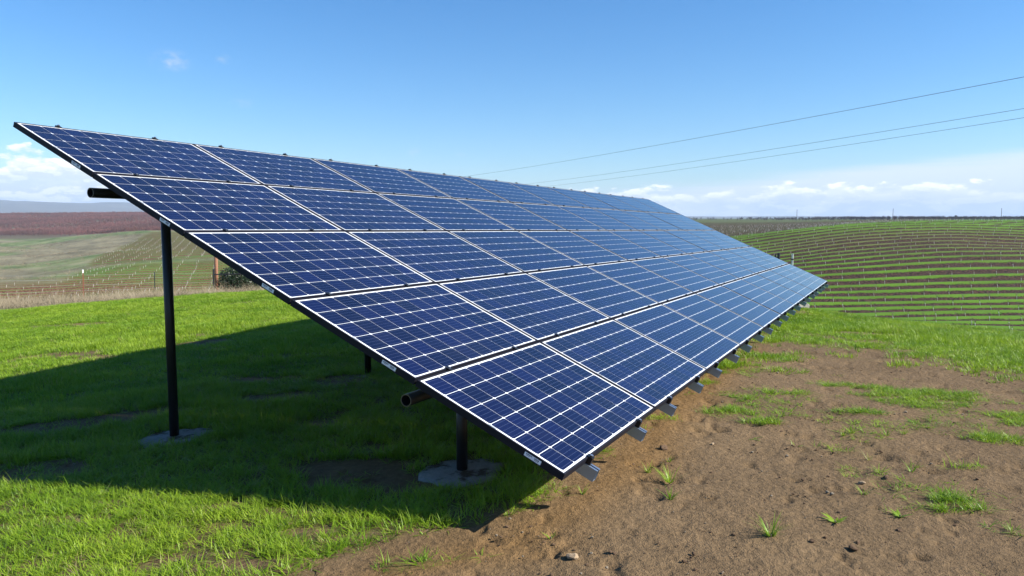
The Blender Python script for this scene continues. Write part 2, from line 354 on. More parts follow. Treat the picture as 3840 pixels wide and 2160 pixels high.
BARE = [(-3.9, 6.75, 0.75, 0.22), (-4.7, 6.6, 0.6, 0.2), (-3.3, 7.0, 0.45, 0.14), (-2.4, 7.4, 0.5, 0.2), (-6.75, 11.2, 0.75, 0.35), (-5.9, 10.7, 0.4, 0.2),
        (-4.9, 11.7, 0.5, 0.2), (-1.75, 3.72, 0.15, 0.045), (-1.35, 3.60, 0.2, 0.05), (-1.1, 3.98, 0.16, 0.06), (-1.55, 4.1, 0.12, 0.05), (-0.75, 4.75, 0.55, 0.2), (-1.0, 5.05, 0.5, 0.14), (-2.2, 4.25, 0.1, 0.04),
        (-2.75, 8.4, 0.5, 0.2), (4.0, 13.2, 0.9, 0.35), (5.6, 11.4, 0.9, 0.25), (-9, 15.5, 0.9, 0.3)]
GREEN = [(1.9, 6.32, 0.34, 0.20, 1.0), (2.02, 6.0, 0.16, 0.10, 1.0), (3.9, 6.9, 0.75, 0.4, .9), (4.4, 6.2, 0.5, 0.35, .9), (3.3, 7.4, 0.4, 0.2, .8), (2.2, 8.3, 0.5, 0.35, .85), (2.9, 9.0, 0.6, 0.35, .9),
         (1.2, 6.1, 0.18, 0.12, .8), (3.6, 5.6, 0.32, 0.16, .9), (2.55, 4.3, 0.16, 0.10, 1.0), (2.5, 4.15, 0.22, 0.06, 1.0), (3.0, 4.9, 0.26, 0.07, .9), (3.9, 5.1, 0.35, 0.12, .9), (2.6, 3.85, 0.1, 0.05, .8),
         (0.62, 5.2, 0.16, 0.10, .9), (0.9, 5.75, 0.12, 0.1, .8), (1.45, 7.3, 0.2, 0.14, .8), (3.0, 6.3, 0.35, 0.12, .7), (2.6, 7.0, 0.3, 0.12, .7), (3.3, 6.0, 0.3, 0.1, .6), (1.8, 7.5, 0.3, 0.14, .6),
         (-0.5, 3.55, 0.16, 0.07, .7), (-1.3, 3.42, 0.25, 0.06, .8), (-0.2, 3.62, 0.08, 0.05, .6)]
def grass_density(x, y):
    """0 on bare soil .. 1 in closed turf"""
    r = np.hypot(x, y)
    sd = poly_sd(x, y, DIRT) + fbm(x/0.55, y/0.55, 21, 4)*0.75 + fbm(x/2.2, y/2.2, 27, 2)*0.5
    rt = sst(x, 1.2, 2.4); sd = sd + rt*(fbm(x/0.3, y/0.3, 29, 3)*0.9+fbm(x/1.0, y/1.0, 30, 2)*0.8)
    g = sst(sd, -0.05-0.35*rt, 0.32+0.45*rt)
    for (cx, cy, rx, ry) in BARE:
        q = np.sqrt(((x-cx)/rx)**2 + ((y-cy)/ry)**2) + fbm(x/0.22, y/0.22, 33, 3)*1.1
        g = g*(0.06+0.94*sst(q, 0.75, 1.2))
    patch = fbm(x/0.9, y/0.9, 47, 4)
    g = g*(1-0.75*sst(patch, 0.17, 0.26))
    for (cx, cy, rx, ry, k) in GREEN:
        q = np.sqrt(((x-cx)/rx)**2 + ((y-cy)/ry)**2) + fbm(x/0.12, y/0.12, 35, 3)*1.2 + fbm(x/0.4, y/0.3, 36, 2)*1.3
        g = np.maximum(g, k*(1-sst(q, 0.35, 1.3))**1.3)
    # thin weeds creeping over the bare soil to the right and behind
    thin = sst(fbm(x/0.45, y/0.45, 61, 4), 0.0, 0.24)*0.34*sst(x + 0.35*y, 2.9, 5.0)
    g = np.maximum(g, thin)
    t, D = td(x, y)
    lim = np.where(t < 0, 19.5+6*(t+0.67), 23)
    return g*(1-sst(D+fbm(x/2, y/2, 71, 3)*3, lim, lim+2.5))

# ------------------------------------------------------------------ ground sheet
angs = np.concatenate([np.radians(np.arange(-40, 40.001, 0.14)), np.radians(np.arange(44, 320, 4.0))])
def geo(a, b, q):
    n = max(2, int(math.log(b/a)/math.log(q))); return list(a*(b/a)**(np.arange(n)/n))
rad = np.array(geo(0.3, 2.2, 1.12) + geo(2.2, 20, 1.0072) + geo(20, 100, 1.02) + geo(100, 290, 1.0052) + geo(290, 1500, 1.016) + geo(1500, 15000, 1.07) + [15000.0])
A, R = np.meshgrid(angs, rad)
GX = R*np.sin(A); GY = R*np.cos(A); GZ = gz(GX, GY)
gd = grass_density(GX, GY)*(R < 40)
bare = (1-gd)*(1-sst(R, 14, 22))
relief = (fbm(GX/0.10, GY/0.10, 101, 4, 0.7)*0.020 + fbm(GX/0.42, GY/0.42, 111, 3)*0.020 - np.maximum(fbm(GX/0.16, GY/0.16, 121, 3)-0.16, 0)*0.16)
GZ = GZ + relief*bare*(R > 1.5)
rm = rowmask(GX, GY); ac, al = rowcoords(GX, GY); fr = ac-np.floor(ac)
GZ = GZ + rm*(0.22*np.cos(2*np.pi*(fr-0.27)) + 0.5*fbm(GX/2.5, GY/1.2, 131, 3)*sst(np.abs(fr-0.77), 0.25, 0.15)*(R < 320))
# base colours of the real surfaces
soil = np.stack([0.143+0*GX, 0.095+0*GX, 0.050+0*GX], -1)
m1 = fbm(GX/0.7, GY/0.7, 201, 4)[..., None]; m2 = fbm(GX/0.08, GY/0.08, 207, 3)[..., None]
soil = soil*(1+0.45*m1+0.30*m2)
red = sst(poly_sd(GX, GY, np.array([(-0.9, 3.2), (0.3, 4.4), (2.4, 9.4), (3.2, 9.6), (1.2, 5.2), (0.2, 3.6)])) + m1[..., 0]*0.5, 0.25, -0.25)[..., None]
soil = soil*(1-red) + red*soil*np.array([1.12, 1.0, 0.78])
nearw = sst(R, 14, 7)[..., None]
turf = np.stack([0.085+0*GX, 0.125+0*GX, 0.022+0*GX], -1)*(1+0.5*m1)*(1-nearw) + nearw*soil*np.array([0.75, 0.85, 0.7])
col = soil*(1-gd[..., None]) + turf*gd[..., None]
t_, D_ = td(GX, GY)
b1 = fbm(GX/60, GY/60, 301, 4); b2 = fbm(GX/14, GY/14, 305, 4)
b3 = fbm(GX/3.5, GY/9.0, 309, 4)
drygreen = np.array([0.180, 0.160, 0.095])[None, None]*(1+0.9*b2[..., None]+0.9*b3[..., None]) + sst(b1, 0.0, 0.2)[..., None]*np.array([-0.055, 0.0, -0.035])
farsoil = np.array([0.125, 0.085, 0.062])[None, None]*(1+0.3*b2[..., None])
far_l = drygreen
gr = sst(b1 + 0.5*b2, 0.22, -0.22)[..., None]
right_green = np.array([0.078, 0.160, 0.010])[None, None]*(1+0.5*b2[..., None])
right_dry = np.array([0.105, 0.095, 0.036])[None, None]*(1+0.4*b2[..., None])
dryband = np.clip(np.exp(-((D_-212+60*(t_-0.55))/24)**2)*sst(GX, 60, 95), 0, 1)[..., None]*0.75
far_r = right_green*(1-dryband) + right_dry*dryband
browner = sst(D_, 265, 300)[..., None]*(1-sst(t_, 0.5, 0.62))[..., None]
far_r = far_r*(1-0.75*browner) + 0.75*browner*np.array([0.068, 0.060, 0.028])
left_green = np.array([0.085, 0.135, 0.024])[None, None]*(1+0.6*b2[..., None]); left_brown = np.array([0.185, 0.105, 0.06])[None, None]*(1+0.35*b2[..., None])
nearbrown = sst(D_ + 130*(t_+0.5) + 30*b1, 196, 150)[..., None]
lrow = left_green*(1-0.35*nearbrown) + left_brown*0.35*nearbrown
rmm = rm[..., None]
far = np.where((GX < 0)[..., None], far_l*(1-rmm) + lrow*rmm, far_r)
far = far*(1-sst(D_, 1500, 3000))[..., None] + sst(D_, 1500, 3000)[..., None]*np.array([0.10, 0.11, 0.07])
orch = (sst(D_, 640, 700)*(1-sst(D_, 1500, 1700))*(1-sst(t_, -0.25, -0.15)))[..., None]
far = far*(1-orch) + orch*np.array([0.105, 0.085, 0.05])
hump = (np.exp(-(((t_+0.61)/0.028)**2 + ((D_-222)/22)**2)))[..., None]
far = far*(1-0.8*hump) + 0.8*hump*np.array([0.10, 0.17, 0.03])
strip = (sst(D_, np.where(t_ < 0, 19.5+6*(t_+0.67), 24), np.where(t_ < 0, 22+6*(t_+0.67), 27))*(1-sst(D_, 40, 60)))[..., None]
wfar = sst(D_, 18, 24)[..., None]
strawc = np.array([0.17, 0.145, 0.085])[None, None]*(1+0.5*fbm(GX/0.8, GY/0.8, 311, 3)[..., None])
far = np.where((GX < 6)[..., None], far*(1-strip)+strawc*strip, far)
col = col*(1-wfar) + far*wfar
nR, nA = GX.shape
verts = np.stack([GX, GY, GZ], -1).reshape(-1, 3)
verts = np.vstack([verts, [[0, 0, gz1(0.01, 0.01)]]])
i = np.arange(nR-1)[:, None]; j = np.arange(nA)[None, :]; j2 = (j+1) % nA
quads = np.stack([i*nA+j, (i+1)*nA+j+0*i, (i+1)*nA+j2, i*nA+j2], -1).reshape(-1, 4)
tris = np.stack([np.arange(nA), (np.arange(nA)+1) % nA, np.full(nA, nR*nA)], -1)
me = bpy.data.meshes.new('ground')
nl = quads.size + tris.size
me.vertices.add(len(verts)); me.vertices.foreach_set('co', verts.astype(np.float32).ravel())
me.loops.add(nl); me.loops.foreach_set('vertex_index', np.concatenate([quads.ravel()[:, None].ravel(), tris[:, ::-1].ravel()]).astype(np.int32))
me.polygons.add(len(quads)+len(tris))
ls = np.concatenate([np.arange(len(quads))*4, quads.size+np.arange(len(tris))*3]).astype(np.int32)
me.polygons.foreach_set('loop_start', ls)
me.polygons.foreach_set('use_smooth', np.ones(len(quads)+len(tris), dtype=bool))
me.update(calc_edges=True); me.validate()
def addattr(name, typ, arr, key='value'):
    a = me.attributes.new(name, typ, 'POINT'); a.data.foreach_set(key, np.asarray(arr, dtype=np.float32).ravel())
pad1 = lambda q: np.append(q.ravel(), q.ravel()[0])
colv = np.clip(np.concatenate([col.reshape(-1, 3), [[0.2, 0.128, 0.074]]]), 0.004, 0.9)
addattr('base', 'FLOAT_COLOR', np.concatenate([colv, np.ones((len(colv), 1))], 1), 'color')
addattr('rowm', 'FLOAT', pad1(rm)); addattr('rowc', 'FLOAT', pad1(ac)); addattr('bare', 'FLOAT', pad1(bare))
lg = np.where(GX < 0, 0.46 - 0.16*nearbrown[..., 0], 0.50 - 0.10*dryband[..., 0] - 0.12*sst(D_, 140, 165)*(1-sst(D_, 205, 235)) - 0.18*browner[..., 0] + 0.25*b1 + 0.16*sst(D_, 222, 245)*sst(t_, 0.36, 0.46) + 0.10*sst(D_, 150, 120))
addattr('rowg', 'FLOAT', pad1(lg))
def ground_mat():
    m, nt, b = mat('ground_soil_and_turf')
    at = lambda n: N(nt, 'ShaderNodeAttribute', attribute_name=n)
    g = N(nt, 'ShaderNodeNewGeometry')
    def nz(scale, det=5.0, ro=0.55):
        n = N(nt, 'ShaderNodeTexNoise', inp={'Scale': scale, 'Detail': det, 'Roughness': ro}); L(nt, g.outputs['Position'], n.inputs['Vector']); return n.outputs['Fac']
    nA_, nB_, nC_, nD_ = nz(0.35), nz(2.4), nz(28.0), nz(130.0, 3)
    base = at('base').outputs['Color']; rowm = at('rowm').outputs['Fac']; rowc = at('rowc').outputs['Fac']; rowg = at('rowg').outputs['Fac']; bare_ = at('bare').outputs['Fac']
    ph = M(nt, 'FRACT', M(nt, 'ADD', rowc, M(nt, 'MULTIPLY', M(nt, 'SUBTRACT', nA_, 0.5), 0.22)))
    # planted strip centred at 0.27, bare cultivated soil elsewhere
    dist = M(nt, 'ABSOLUTE', M(nt, 'SUBTRACT', ph, 0.27)); dist = M(nt, 'MINIMUM', dist, M(nt, 'SUBTRACT', 1.0, dist))
    half = M(nt, 'MULTIPLY', rowg, 0.5)
    d2 = M(nt, 'ADD', M(nt, 'SUBTRACT', dist, half), M(nt, 'MULTIPLY', M(nt, 'SUBTRACT', nB_, 0.5), 0.20))
    brown = SS(nt, d2, -0.035, 0.05)
    soilc = MIXC(nt, SS(nt, nB_, 0.35, 0.65), (0.020, 0.011, 0.007), (0.078, 0.043, 0.026))
    sepx = N(nt, 'ShaderNodeSeparateXYZ'); L(nt, g.outputs['Position'], sepx.inputs[0])
    soilc = MIXC(nt, M(nt, 'LESS_THAN', sepx.outputs[0], 0.0), soilc, MIXC(nt, SS(nt, nB_, 0.35, 0.65), (0.080, 0.034, 0.020), (0.185, 0.085, 0.048)))
    c = MIXC(nt, M(nt, 'MULTIPLY', rowm, brown), base, soilc)
    c = MIXC(nt, 0.55, c, MIXC(nt, SS(nt, nC_, 0.25, 0.75), (0.45, 0.45, 0.45), (1.0, 1.0, 1.0)), 'MULTIPLY')
    c = MIXC(nt, M(nt, 'MULTIPLY', bare_, 0.5), c, MIXC(nt, nD_, (0.55, 0.55, 0.55), (1.5, 1.5, 1.5)), 'MULTIPLY')
    hs = N(nt, 'ShaderNodeHueSaturation', inp={'Value': 1.25}); L(nt, c, hs.inputs['Color'])
    L(nt, hs.outputs[0], b.inputs['Base Color']); b.inputs['Roughness'].default_value = 0.95; b.inputs['Specular IOR Level'].default_value = 0.12
    h = M(nt, 'ADD', M(nt, 'MULTIPLY', nC_, 0.022), M(nt, 'MULTIPLY', nD_, 0.010))
    bp = N(nt, 'ShaderNodeBump', inp={'Strength': 0.9, 'Distance': 1.0}); L(nt, M(nt, 'MULTIPLY', h, bare_), bp.inputs['Height'])
    bp2 = N(nt, 'ShaderNodeBump', inp={'Strength': 0.8, 'Distance': 1.0}); L(nt, M(nt, 'MULTIPLY', M(nt, 'MULTIPLY', nB_, 0.55), M(nt, 'MULTIPLY', rowm, brown)), bp2.inputs['Height'])
    L(nt, bp.outputs[0], bp2.inputs['Normal']); L(nt, bp2.outputs[0], b.inputs['Normal'])
    return m
me.materials.append(ground_mat())
ground = obj('ground', me); tag(ground, kind='structure')

# far blue hills beyond the orchards
def far_hills():
    aa = np.radians(np.arange(-75, 60.1, 0.12)); rr = np.array([6300, 6700, 7100, 7500, 7900, 8400, 9000, 9800.])
    Aa, Rr = np.meshgrid(aa, rr); x = Rr*np.sin(Aa); y = Rr*np.cos(Aa)
    tcol = np.tan(np.clip(Aa, -1.1, 1.1))
    toppy = np.interp(tcol, [-1.8, -0.9, -0.67, -0.60, -0.55, -0.40, -0.25, 0.0, 0.28, 0.36, 0.5, 1.8], [748, 750, 757, 760, 764, 778, 792, 806, 812, 811, 813, 812])
    peak = (817-toppy)/2857.5*8000
    prof = np.interp(Rr, [6300, 7500, 8400, 9800], [0.0, 0.62, 1.0, 0.35])
    z = 1.63 - 12 + (peak+12)*prof*(1+0.10*fbm(x/700, y/700, 401, 4)) + fbm(x/420, y/420, 405, 4)*46*np.clip(peak/140, 0.08, 1)*prof
    nr, na = x.shape
    v = np.stack([x, y, z], -1).reshape(-1, 3); f = []
    for i in range(nr-1):
        for j in range(na-1): f.append((i*na+j, i*na+j+1, (i+1)*na+j+1, (i+1)*na+j))
    m = simple('hill_scrub', (0.12, 0.115, 0.085), 0.95, 0, 0.5, 0.004, 0, 0.1)
    o = obj('far_hills', mesh_from('far_hills', v, f, [m], smooth=True)); tag(o, kind='structure')
far_hills()

# ------------------------------------------------------------------ solar array
U = Vector((0.45062813, 0.89260594, -0.01374465)); V = Vector((0.81241353, -0.41642791, -0.4081324)); NUP = Vector((0.37002506, -0.1727496, 0.91281928))
O = Vector((-3.8408917, 5.9539532, 0.7394763 + CAM_H)); PU = 1.67; PV = 1.01371
R3 = Matrix((U, -V, NUP)).transposed(); ROT = R3.to_euler()
def ap(u, v, up=0.0): return O + U*u + V*v + NUP*up       # metres along the row, down the slope, above the glass
PIPE_N = -0.145; PIPE_V = (1.03*PV, 3.99*PV); POST_U = [PU*(0.375+1.535*k) for k in range(7)]
front = ap(POST_U[0], PIPE_V[1], PIPE_N)
array = empty('solar_array', (front.x, front.y, gz1(front.x, front.y)))
tag(array, 'long tilted black-framed solar array, five rows of blue panels, on black posts over grass', 'solar array')
AB = array.location.copy()
PW, PH, FT, LIP = 1.657, 1.0005, 0.040, 0.0115
def frame_mesh():
    b = MB()
    for (x0, x1, y0, y1) in ((0, PW, -LIP, 0), (0, PW, -PH, -PH+LIP), (0, LIP, -PH+LIP, -LIP), (PW-LIP, PW, -PH+LIP, -LIP)): b.box(x0, x1, y0, y1, -FT, 0)
    # inward foot flange of the extrusion
    for (x0, x1, y0, y1) in ((LIP, PW-LIP, -0.032, -LIP), (LIP, PW-LIP, -PH+LIP, -PH+0.032)): b.box(x0, x1, y0, y1, -FT+0.0005, -FT+0.003)
    return b.build('solar_panel', [M_FRAME])
FR = frame_mesh()
bb = MB(); bb.box(LIP-0.001, PW-LIP+0.001, -PH+LIP-0.001, -LIP+0.001, -0.008, -0.003); BACK = bb.build('backsheet', [M_BACK])
CU, CV = 0.1560, 0.1545; GU, GV = 0.0035, 0.0044; CH = 0.009
MU = (PW - 10*CU - 9*GU)/2; MV = (PH - 6*CV - 5*GV)/2
def cell_geom(x0, y0):
    x1, y1 = x0+CU, y0-CV; c = CH
    ring = [(x0+c, y0), (x0, y0-c), (x0, y1+c), (x0+c, y1), (x1-c, y1), (x1, y1+c), (x1, y0-c), (x1-c, y0)]
    zt, zb = -0.0022, -0.0029
    v = [(x, y, zt) for x, y in ring] + [(x, y, zb) for x, y in ring]
    f = [tuple(range(8))] + [(i, 8+i, 8+(i+1) % 8, (i+1) % 8) for i in range(8)]
    return v, f
def set_cell_uv(me, ncell):
    uv = me.uv_layers.new(name='UVMap'); cid = me.uv_layers.new(name='cid')
    co = np.empty(len(me.vertices)*3, np.float32); me.vertices.foreach_get('co', co); co = co.reshape(-1, 3)
    li = np.empty(len(me.loops), np.int32); me.loops.foreach_get('vertex_index', li)
    cell = li//16
    x0 = np.array([co[c*16:(c+1)*16, 0].min() for c in range(ncell)]); y1 = np.array([co[c*16:(c+1)*16, 1].min() for c in range(ncell)])
    q = np.stack([(co[li, 0]-x0[cell])/CU, (co[li, 1]-y1[cell])/CV], -1)
    uv.data.foreach_set('uv', q.astype(np.float32).ravel())
    cid.data.foreach_set('uv', np.stack([cell+0.5, cell*0.37+0.5], -1).astype(np.float32).ravel())
b = MB(); b.add(*cell_geom(-CU/2, CV/2)); CELL = b.build('cell', [M_CELL]); set_cell_uv(CELL, 1)
b = MB()
cellpos = []
for jj in range(6):
    for ii in range(10):
        x0 = MU+ii*(CU+GU); y0 = -MV-jj*(CV+GV); b.add(*cell_geom(x0, y0)); cellpos.append((x0+CU/2, y0-CV/2))
GRID = b.build('cell_grid', [M_CELL]); set_cell_uv(GRID, 60)
b = MB(); b.box(0.004+LIP, 0.026, -0.545, -0.495, -0.0030, -0.0018); TAGM = b.build('serial_tag', [M_TAG])
b = MB(); b.box(-0.0012, 0.0, -0.86, -0.755, -0.033, -0.010, 0)
for k in range(14):                               # printed characters and bar code, drawn as ink blocks
    if k < 7: y = -0.765-k*0.0055; b.box(-0.0019, -0.0012, y-0.0036, y, -0.0195+0.001*(k % 2), -0.0135, 1)
    else: y = -0.818-(k-7)*0.0043; b.box(-0.0019, -0.0012, y-0.0021-0.001*(k % 3 == 0), y, -0.022, -0.0135, 1)
b.box(-0.0019, -0.0012, -0.79, -0.768, -0.0245, -0.0228, 1); b.box(-0.0019, -0.0012, -0.845, -0.818, -0.0268, -0.0250, 1)
STICK = b.build('sticker', [M_STICK, M_INK])
order = []
for iu in range(10):
    for iv in range(5):
        c = ap(iu*PU+0.8, iv*PV+0.5); order.append(((c-cam.location).length, iu, iv))
order.sort(); near5 = {(a[1], a[2]) for a in order[:5]}
for iu in range(10):
    for iv in range(5):
        w = ap(iu*PU+0.0065, iv*PV+0.0066, random.uniform(-0.001, 0.001))
        p = obj('solar_panel', FR, array, w-AB, ROT)
        p.rotation_euler.rotate_axis('X', random.uniform(-0.0012, 0.0012)); p.rotation_euler.rotate_axis('Y', random.uniform(-0.0012, 0.0012))
        obj('backsheet', BACK, p)
        if (iu, iv) in near5:
            for (cx, cy) in cellpos: obj('cell', CELL, p, (cx, cy, 0))
        else: tag(obj('cell_grid', GRID, p), kind='stuff')
        obj('serial_tag', TAGM, p)
        if iu == 0: obj('sticker', STICK, p)
# rails under the panels (open galvanised channels), two to a column
b = MB(); y0, y1 = 0.06, -(5*PV+0.075)
b.box(-0.024, -0.0215, y1, y0, -0.112, -FT-0.001); b.box(0.0215, 0.024, y1, y0, -0.112, -FT-0.001)
b.box(-0.0215, 0.0215, y1, y0, -0.112, -0.109); b.box(-0.0215, -0.007, y1, y0, -FT-0.004, -FT-0.001); b.box(0.007, 0.0215, y1, y0, -FT-0.004, -FT-0.001)
RAIL = b.build('rail', [M_RAIL])
b = MB(); b.box(-0.017, 0.017, -0.016, 0.016, -0.036, 0.005, 0); b.box(-0.017, 0.017, -0.022, 0.022, 0.003, 0.008, 0); b.tube([(0, 0, 0.0085), (0, 0, 0.016)], 0.0065, 6, 1)
CLAMP = b.build('clamp', [M_CLAMP, M_BOLT])
b = MB(); b.box(-0.017, 0.017, -0.030, -0.0005, -0.040, 0.006, 0); b.box(-0.017, 0.017, -0.0005, 0.010, 0.0012, 0.006, 0); b.tube([(0, -0.014, 0.006), (0, -0.014, 0.012)], 0.0085, 8, 0); b.tube([(0, -0.014, 0.012), (0, -0.014, 0.016)], 0.010, 10, 1)
ENDC = b.build('end_clamp', [M_CLAMP, M_BOLT])
for iu in range(10):
    for fu in (0.215, 0.755):
        uu = (iu+fu)*PU
        obj('rail', RAIL, array, ap(uu, 0)-AB, ROT)
        for k in range(1, 5): obj('clamp', CLAMP, array, ap(uu, k*PV)-AB, ROT)
        obj('end_clamp', ENDC, array, ap(uu, 5*PV-0.010)-AB, ROT)
        e = obj('end_clamp', ENDC, array, ap(uu, 0.011)-AB, ROT); e.rotation_euler.rotate_axis('Z', math.pi)
# round beams and posts
for pv in PIPE_V:
    b = MB(); rO, rI, n = 0.0365, 0.032, 24; u0, u1 = 0.0, 10*PU+0.06
    vv = []; 
    for x in (u0, u1):
        for r in (rO, rI):
            for k in range(n): a = 2*math.pi*k/n; vv.append((x, r*math.cos(a), r*math.sin(a)))
    f = []; mi = []
    for k in range(n):
        k2 = (k+1) % n
        f += [(k, k2, 2*n+k2, 2*n+k), (n+k, 3*n+k, 3*n+k2, n+k2), (k, n+k, n+k2, k2), (2*n+k, 2*n+k2, 3*n+k2, 3*n+k)]; mi += [0, 0, 1, 1]
    o = obj('pipe_beam', mesh_from('pipe_beam', vv, f, [M_STEEL, M_PIPEEND], mi), array, ap(0, pv, PIPE_N)-AB, ROT)
def footing_mesh(seed):
    rnd = np.random.default_rng(seed); n = 28; v = []; f = []
    ra = 0.255*(1+0.6*(fbm(np.cos(np.linspace(0, 6.283, n))*1.4+seed, np.sin(np.linspace(0, 6.283, n))*1.4, seed, 3)))
    for (k, z, s) in ((0, -0.35, 1.0), (1, 0.000, 1.0), (2, 0.012, 0.9), (3, 0.017, 0.5)):
        for i in range(n): a = 2*math.pi*i/n; v.append((ra[i]*s*math.cos(a)*1.15, ra[i]*s*math.sin(a), z + (rnd.uniform(-0.006, 0.006) if k else 0)))
    for k in range(3):
        for i in range(n): j = (i+1) % n; f.append((k*n+i, k*n+j, (k+1)*n+j, (k+1)*n+i))
    v.append((0, 0, 0.019)); c = len(v)-1
    for i in range(n): f.append((3*n+i, 3*n+(i+1) % n, c))
    return mesh_from('concrete_footing', v, f, [M_FOOT], smooth=True)
FOOT = [footing_mesh(s) for s in (3, 8, 12)]
pads = []
for pv in PIPE_V:
    for k, pu in enumerate(POST_U):
        tp = ap(pu, pv, PIPE_N); z = gz1(tp.x, tp.y)
        b = MB(); b.tube([(0, 0, 0.0), (0, 0, tp.z-z+0.02-0.036+0.02)], 0.0365, 20); b.box(-0.05, 0.05, -0.05, 0.05, tp.z-z-0.045, tp.z-z-0.032)
        pm = b.build('post', [M_STEEL], smooth=False); pm.polygons.foreach_set('use_smooth', np.array([len(q.vertices) == 4 for q in pm.polygons]))
        obj('post', pm, array, Vector((tp.x, tp.y, z))-AB)
        gx1 = (gz1(tp.x+0.3, tp.y)-gz1(tp.x-0.3, tp.y))/0.6; gy1 = (gz1(tp.x, tp.y+0.3)-gz1(tp.x, tp.y-0.3))/0.6
        q_ = Vector((0, 0, 1)).rotation_difference(Vector((-gx1, -gy1, 1)).normalized()) @ Matrix.Rotation(k*1.3, 3, 'Z').to_quaternion()
        obj('concrete_footing', FOOT[k % 3], array, Vector((tp.x, tp.y, z-(0.0 if k == 0 else 0.02)))-AB, q_.to_euler())
        if k == 0: pads.append((tp.x, tp.y))

# ------------------------------------------------------------------ instanced stuff
def stuff_object(name, pts, rots, scl, sources, kind='stuff', label=None):
    coll = bpy.data.collections.new(name+'_sources')
    for s in sources: coll.objects.link(s)
    me = bpy.data.meshes.new(name); me.vertices.add(len(pts)); me.vertices.foreach_set('co', np.asarray(pts, np.float32).ravel())
    a = me.attributes.new('rot', 'FLOAT_VECTOR', 'POINT'); a.data.foreach_set('vector', np.asarray(rots, np.float32).ravel())
    a = me.attributes.new('scl', 'FLOAT_VECTOR', 'POINT'); a.data.foreach_set('vector', np.asarray(scl, np.float32).ravel())
    a = me.attributes.new('idx', 'INT', 'POINT'); a.data.foreach_set('value', RNG.integers(0, len(sources), len(pts)).astype(np.int32))
    o = obj(name, me); tag(o, kind=kind, label=label)
    nt = bpy.data.node_groups.new(name+'_scatter', 'GeometryNodeTree')
    nt.interface.new_socket(name='Geometry', in_out='INPUT', socket_type='NodeSocketGeometry'); nt.interface.new_socket(name='Geometry', in_out='OUTPUT', socket_type='NodeSocketGeometry')
    gi = nt.nodes.new('NodeGroupInput'); go = nt.nodes.new('NodeGroupOutput')
    ci = nt.nodes.new('GeometryNodeCollectionInfo'); ci.inputs['Collection'].default_value = coll; ci.inputs['Separate Children'].default_value = True; ci.inputs['Reset Children'].default_value = True
    iop = nt.nodes.new('GeometryNodeInstanceOnPoints'); iop.inputs['Pick Instance'].default_value = True
    def na(n, t):
        q = nt.nodes.new('GeometryNodeInputNamedAttribute'); q.data_type = t; q.inputs['Name'].default_value = n; return q.outputs[0]
    nt.links.new(gi.outputs[0], iop.inputs['Points']); nt.links.new(ci.outputs[0], iop.inputs['Instance']); nt.links.new(na('idx', 'INT'), iop.inputs['Instance Index'])
    nt.links.new(na('rot', 'FLOAT_VECTOR'), iop.inputs['Rotation']); nt.links.new(na('scl', 'FLOAT_VECTOR'), iop.inputs['Scale']); nt.links.new(iop.outputs[0], go.inputs[0])
    md = o.modifiers.new('scatter', 'NODES'); md.node_group = nt
    return o
def blade(b, x, y, h, w, lean, az_, bend, m=0, seg=3):
    dx, dy = math.cos(az_), math.sin(az_); sx, sy = -dy, dx; tw = random.uniform(-0.6, 0.6)
    v = []; f = []
    for k in range(seg+1):
        t = k/seg; off = lean*t + bend*t*t; zz = h*(t - 0.35*bend/h*t*t*0.6); ww = w*(1-t)**0.7*0.5 if k < seg else 0
        cx, cy = x+dx*off, y+dy*off; ca, sa = math.cos(tw*t), math.sin(tw*t)
        if k < seg: v += [(cx-sx*ww*ca-dx*ww*sa, cy-sy*ww*ca-dy*ww*sa, zz), (cx+sx*ww*ca+dx*ww*sa, cy+sy*ww*ca+dy*ww*sa, zz)]
        else: v.append((cx, cy, zz))
    for k in range(seg-1): f.append((2*k, 2*k+1, 2*k+3, 2*k+2))
    f.append((2*seg-2, 2*seg-1, 2*seg)); b.add(v, f, m)
def clump(name, n, radius, h0, h1, w, mat_, lean=0.5, seg=3, bend=0.6):
    b = MB()
    for k in range(n):
        a = random.uniform(0, 6.283); r = radius*math.sqrt(random.random()); h = random.uniform(h0, h1)
        blade(b, r*math.cos(a), r*math.sin(a), h, w*random.uniform(0.7, 1.2), h*random.uniform(0.0, lean), a+random.uniform(-1.2, 1.2), h*random.uniform(0.05, bend), 0, seg)
    return obj(name, b.build(name, [mat_]), link=False)
near_src = [clump('turf_clump_%d' % k, 11, 0.030, 0.03, 0.088, 0.0043, M_GRASS, 0.85, 4, 0.95) for k in range(9)]
near_src += [clump('turf_low_%d' % k, 7, 0.028, 0.02, 0.05, 0.0095, M_GRASS, 1.6, 3, 1.2) for k in range(2)]     # broad low weeds
near_src += [clump('turf_straw_0', 5, 0.045, 0.02, 0.06, 0.0035, M_DRY, 2.2, 3, 1.2)]                              # dead stems
far_src = [clump('turf_wide_%d' % k, 20, 0.085, 0.035, 0.075, 0.0075, M_GRASS, 0.8, 2, 0.7) for k in range(5)]
dry_src = [clump('straw_clump_%d' % k, 16, 0.14, 0.10, 0.26 if k else 0.55, 0.008, M_DRY, 0.9, 3, 0.9) for k in range(5)]
def sample(n, r0, r1, a0, a1, p=1.0):
    a = RNG.uniform(math.radians(a0), math.radians(a1), n)
    r = np.sqrt(RNG.uniform(r0*r0, r1*r1, n)) if p == 1.0 else r0*(r1/r0)**RNG.uniform(0, 1, n)
    return r*np.sin(a), r*np.cos(a)
def padfree(x, y, rr=0.24):
    ok = np.ones(x.shape, bool)
    for (px, py) in pads: ok &= ((x-px)/1.15)**2+(y-py)**2 > (rr*(1+0.35*fbm(x*5, y*5, 77, 2)))**2
    return ok
SH = lambda x, y: sst(fbm(x/1.1, y/1.1, 501, 3), -0.18, 0.25)
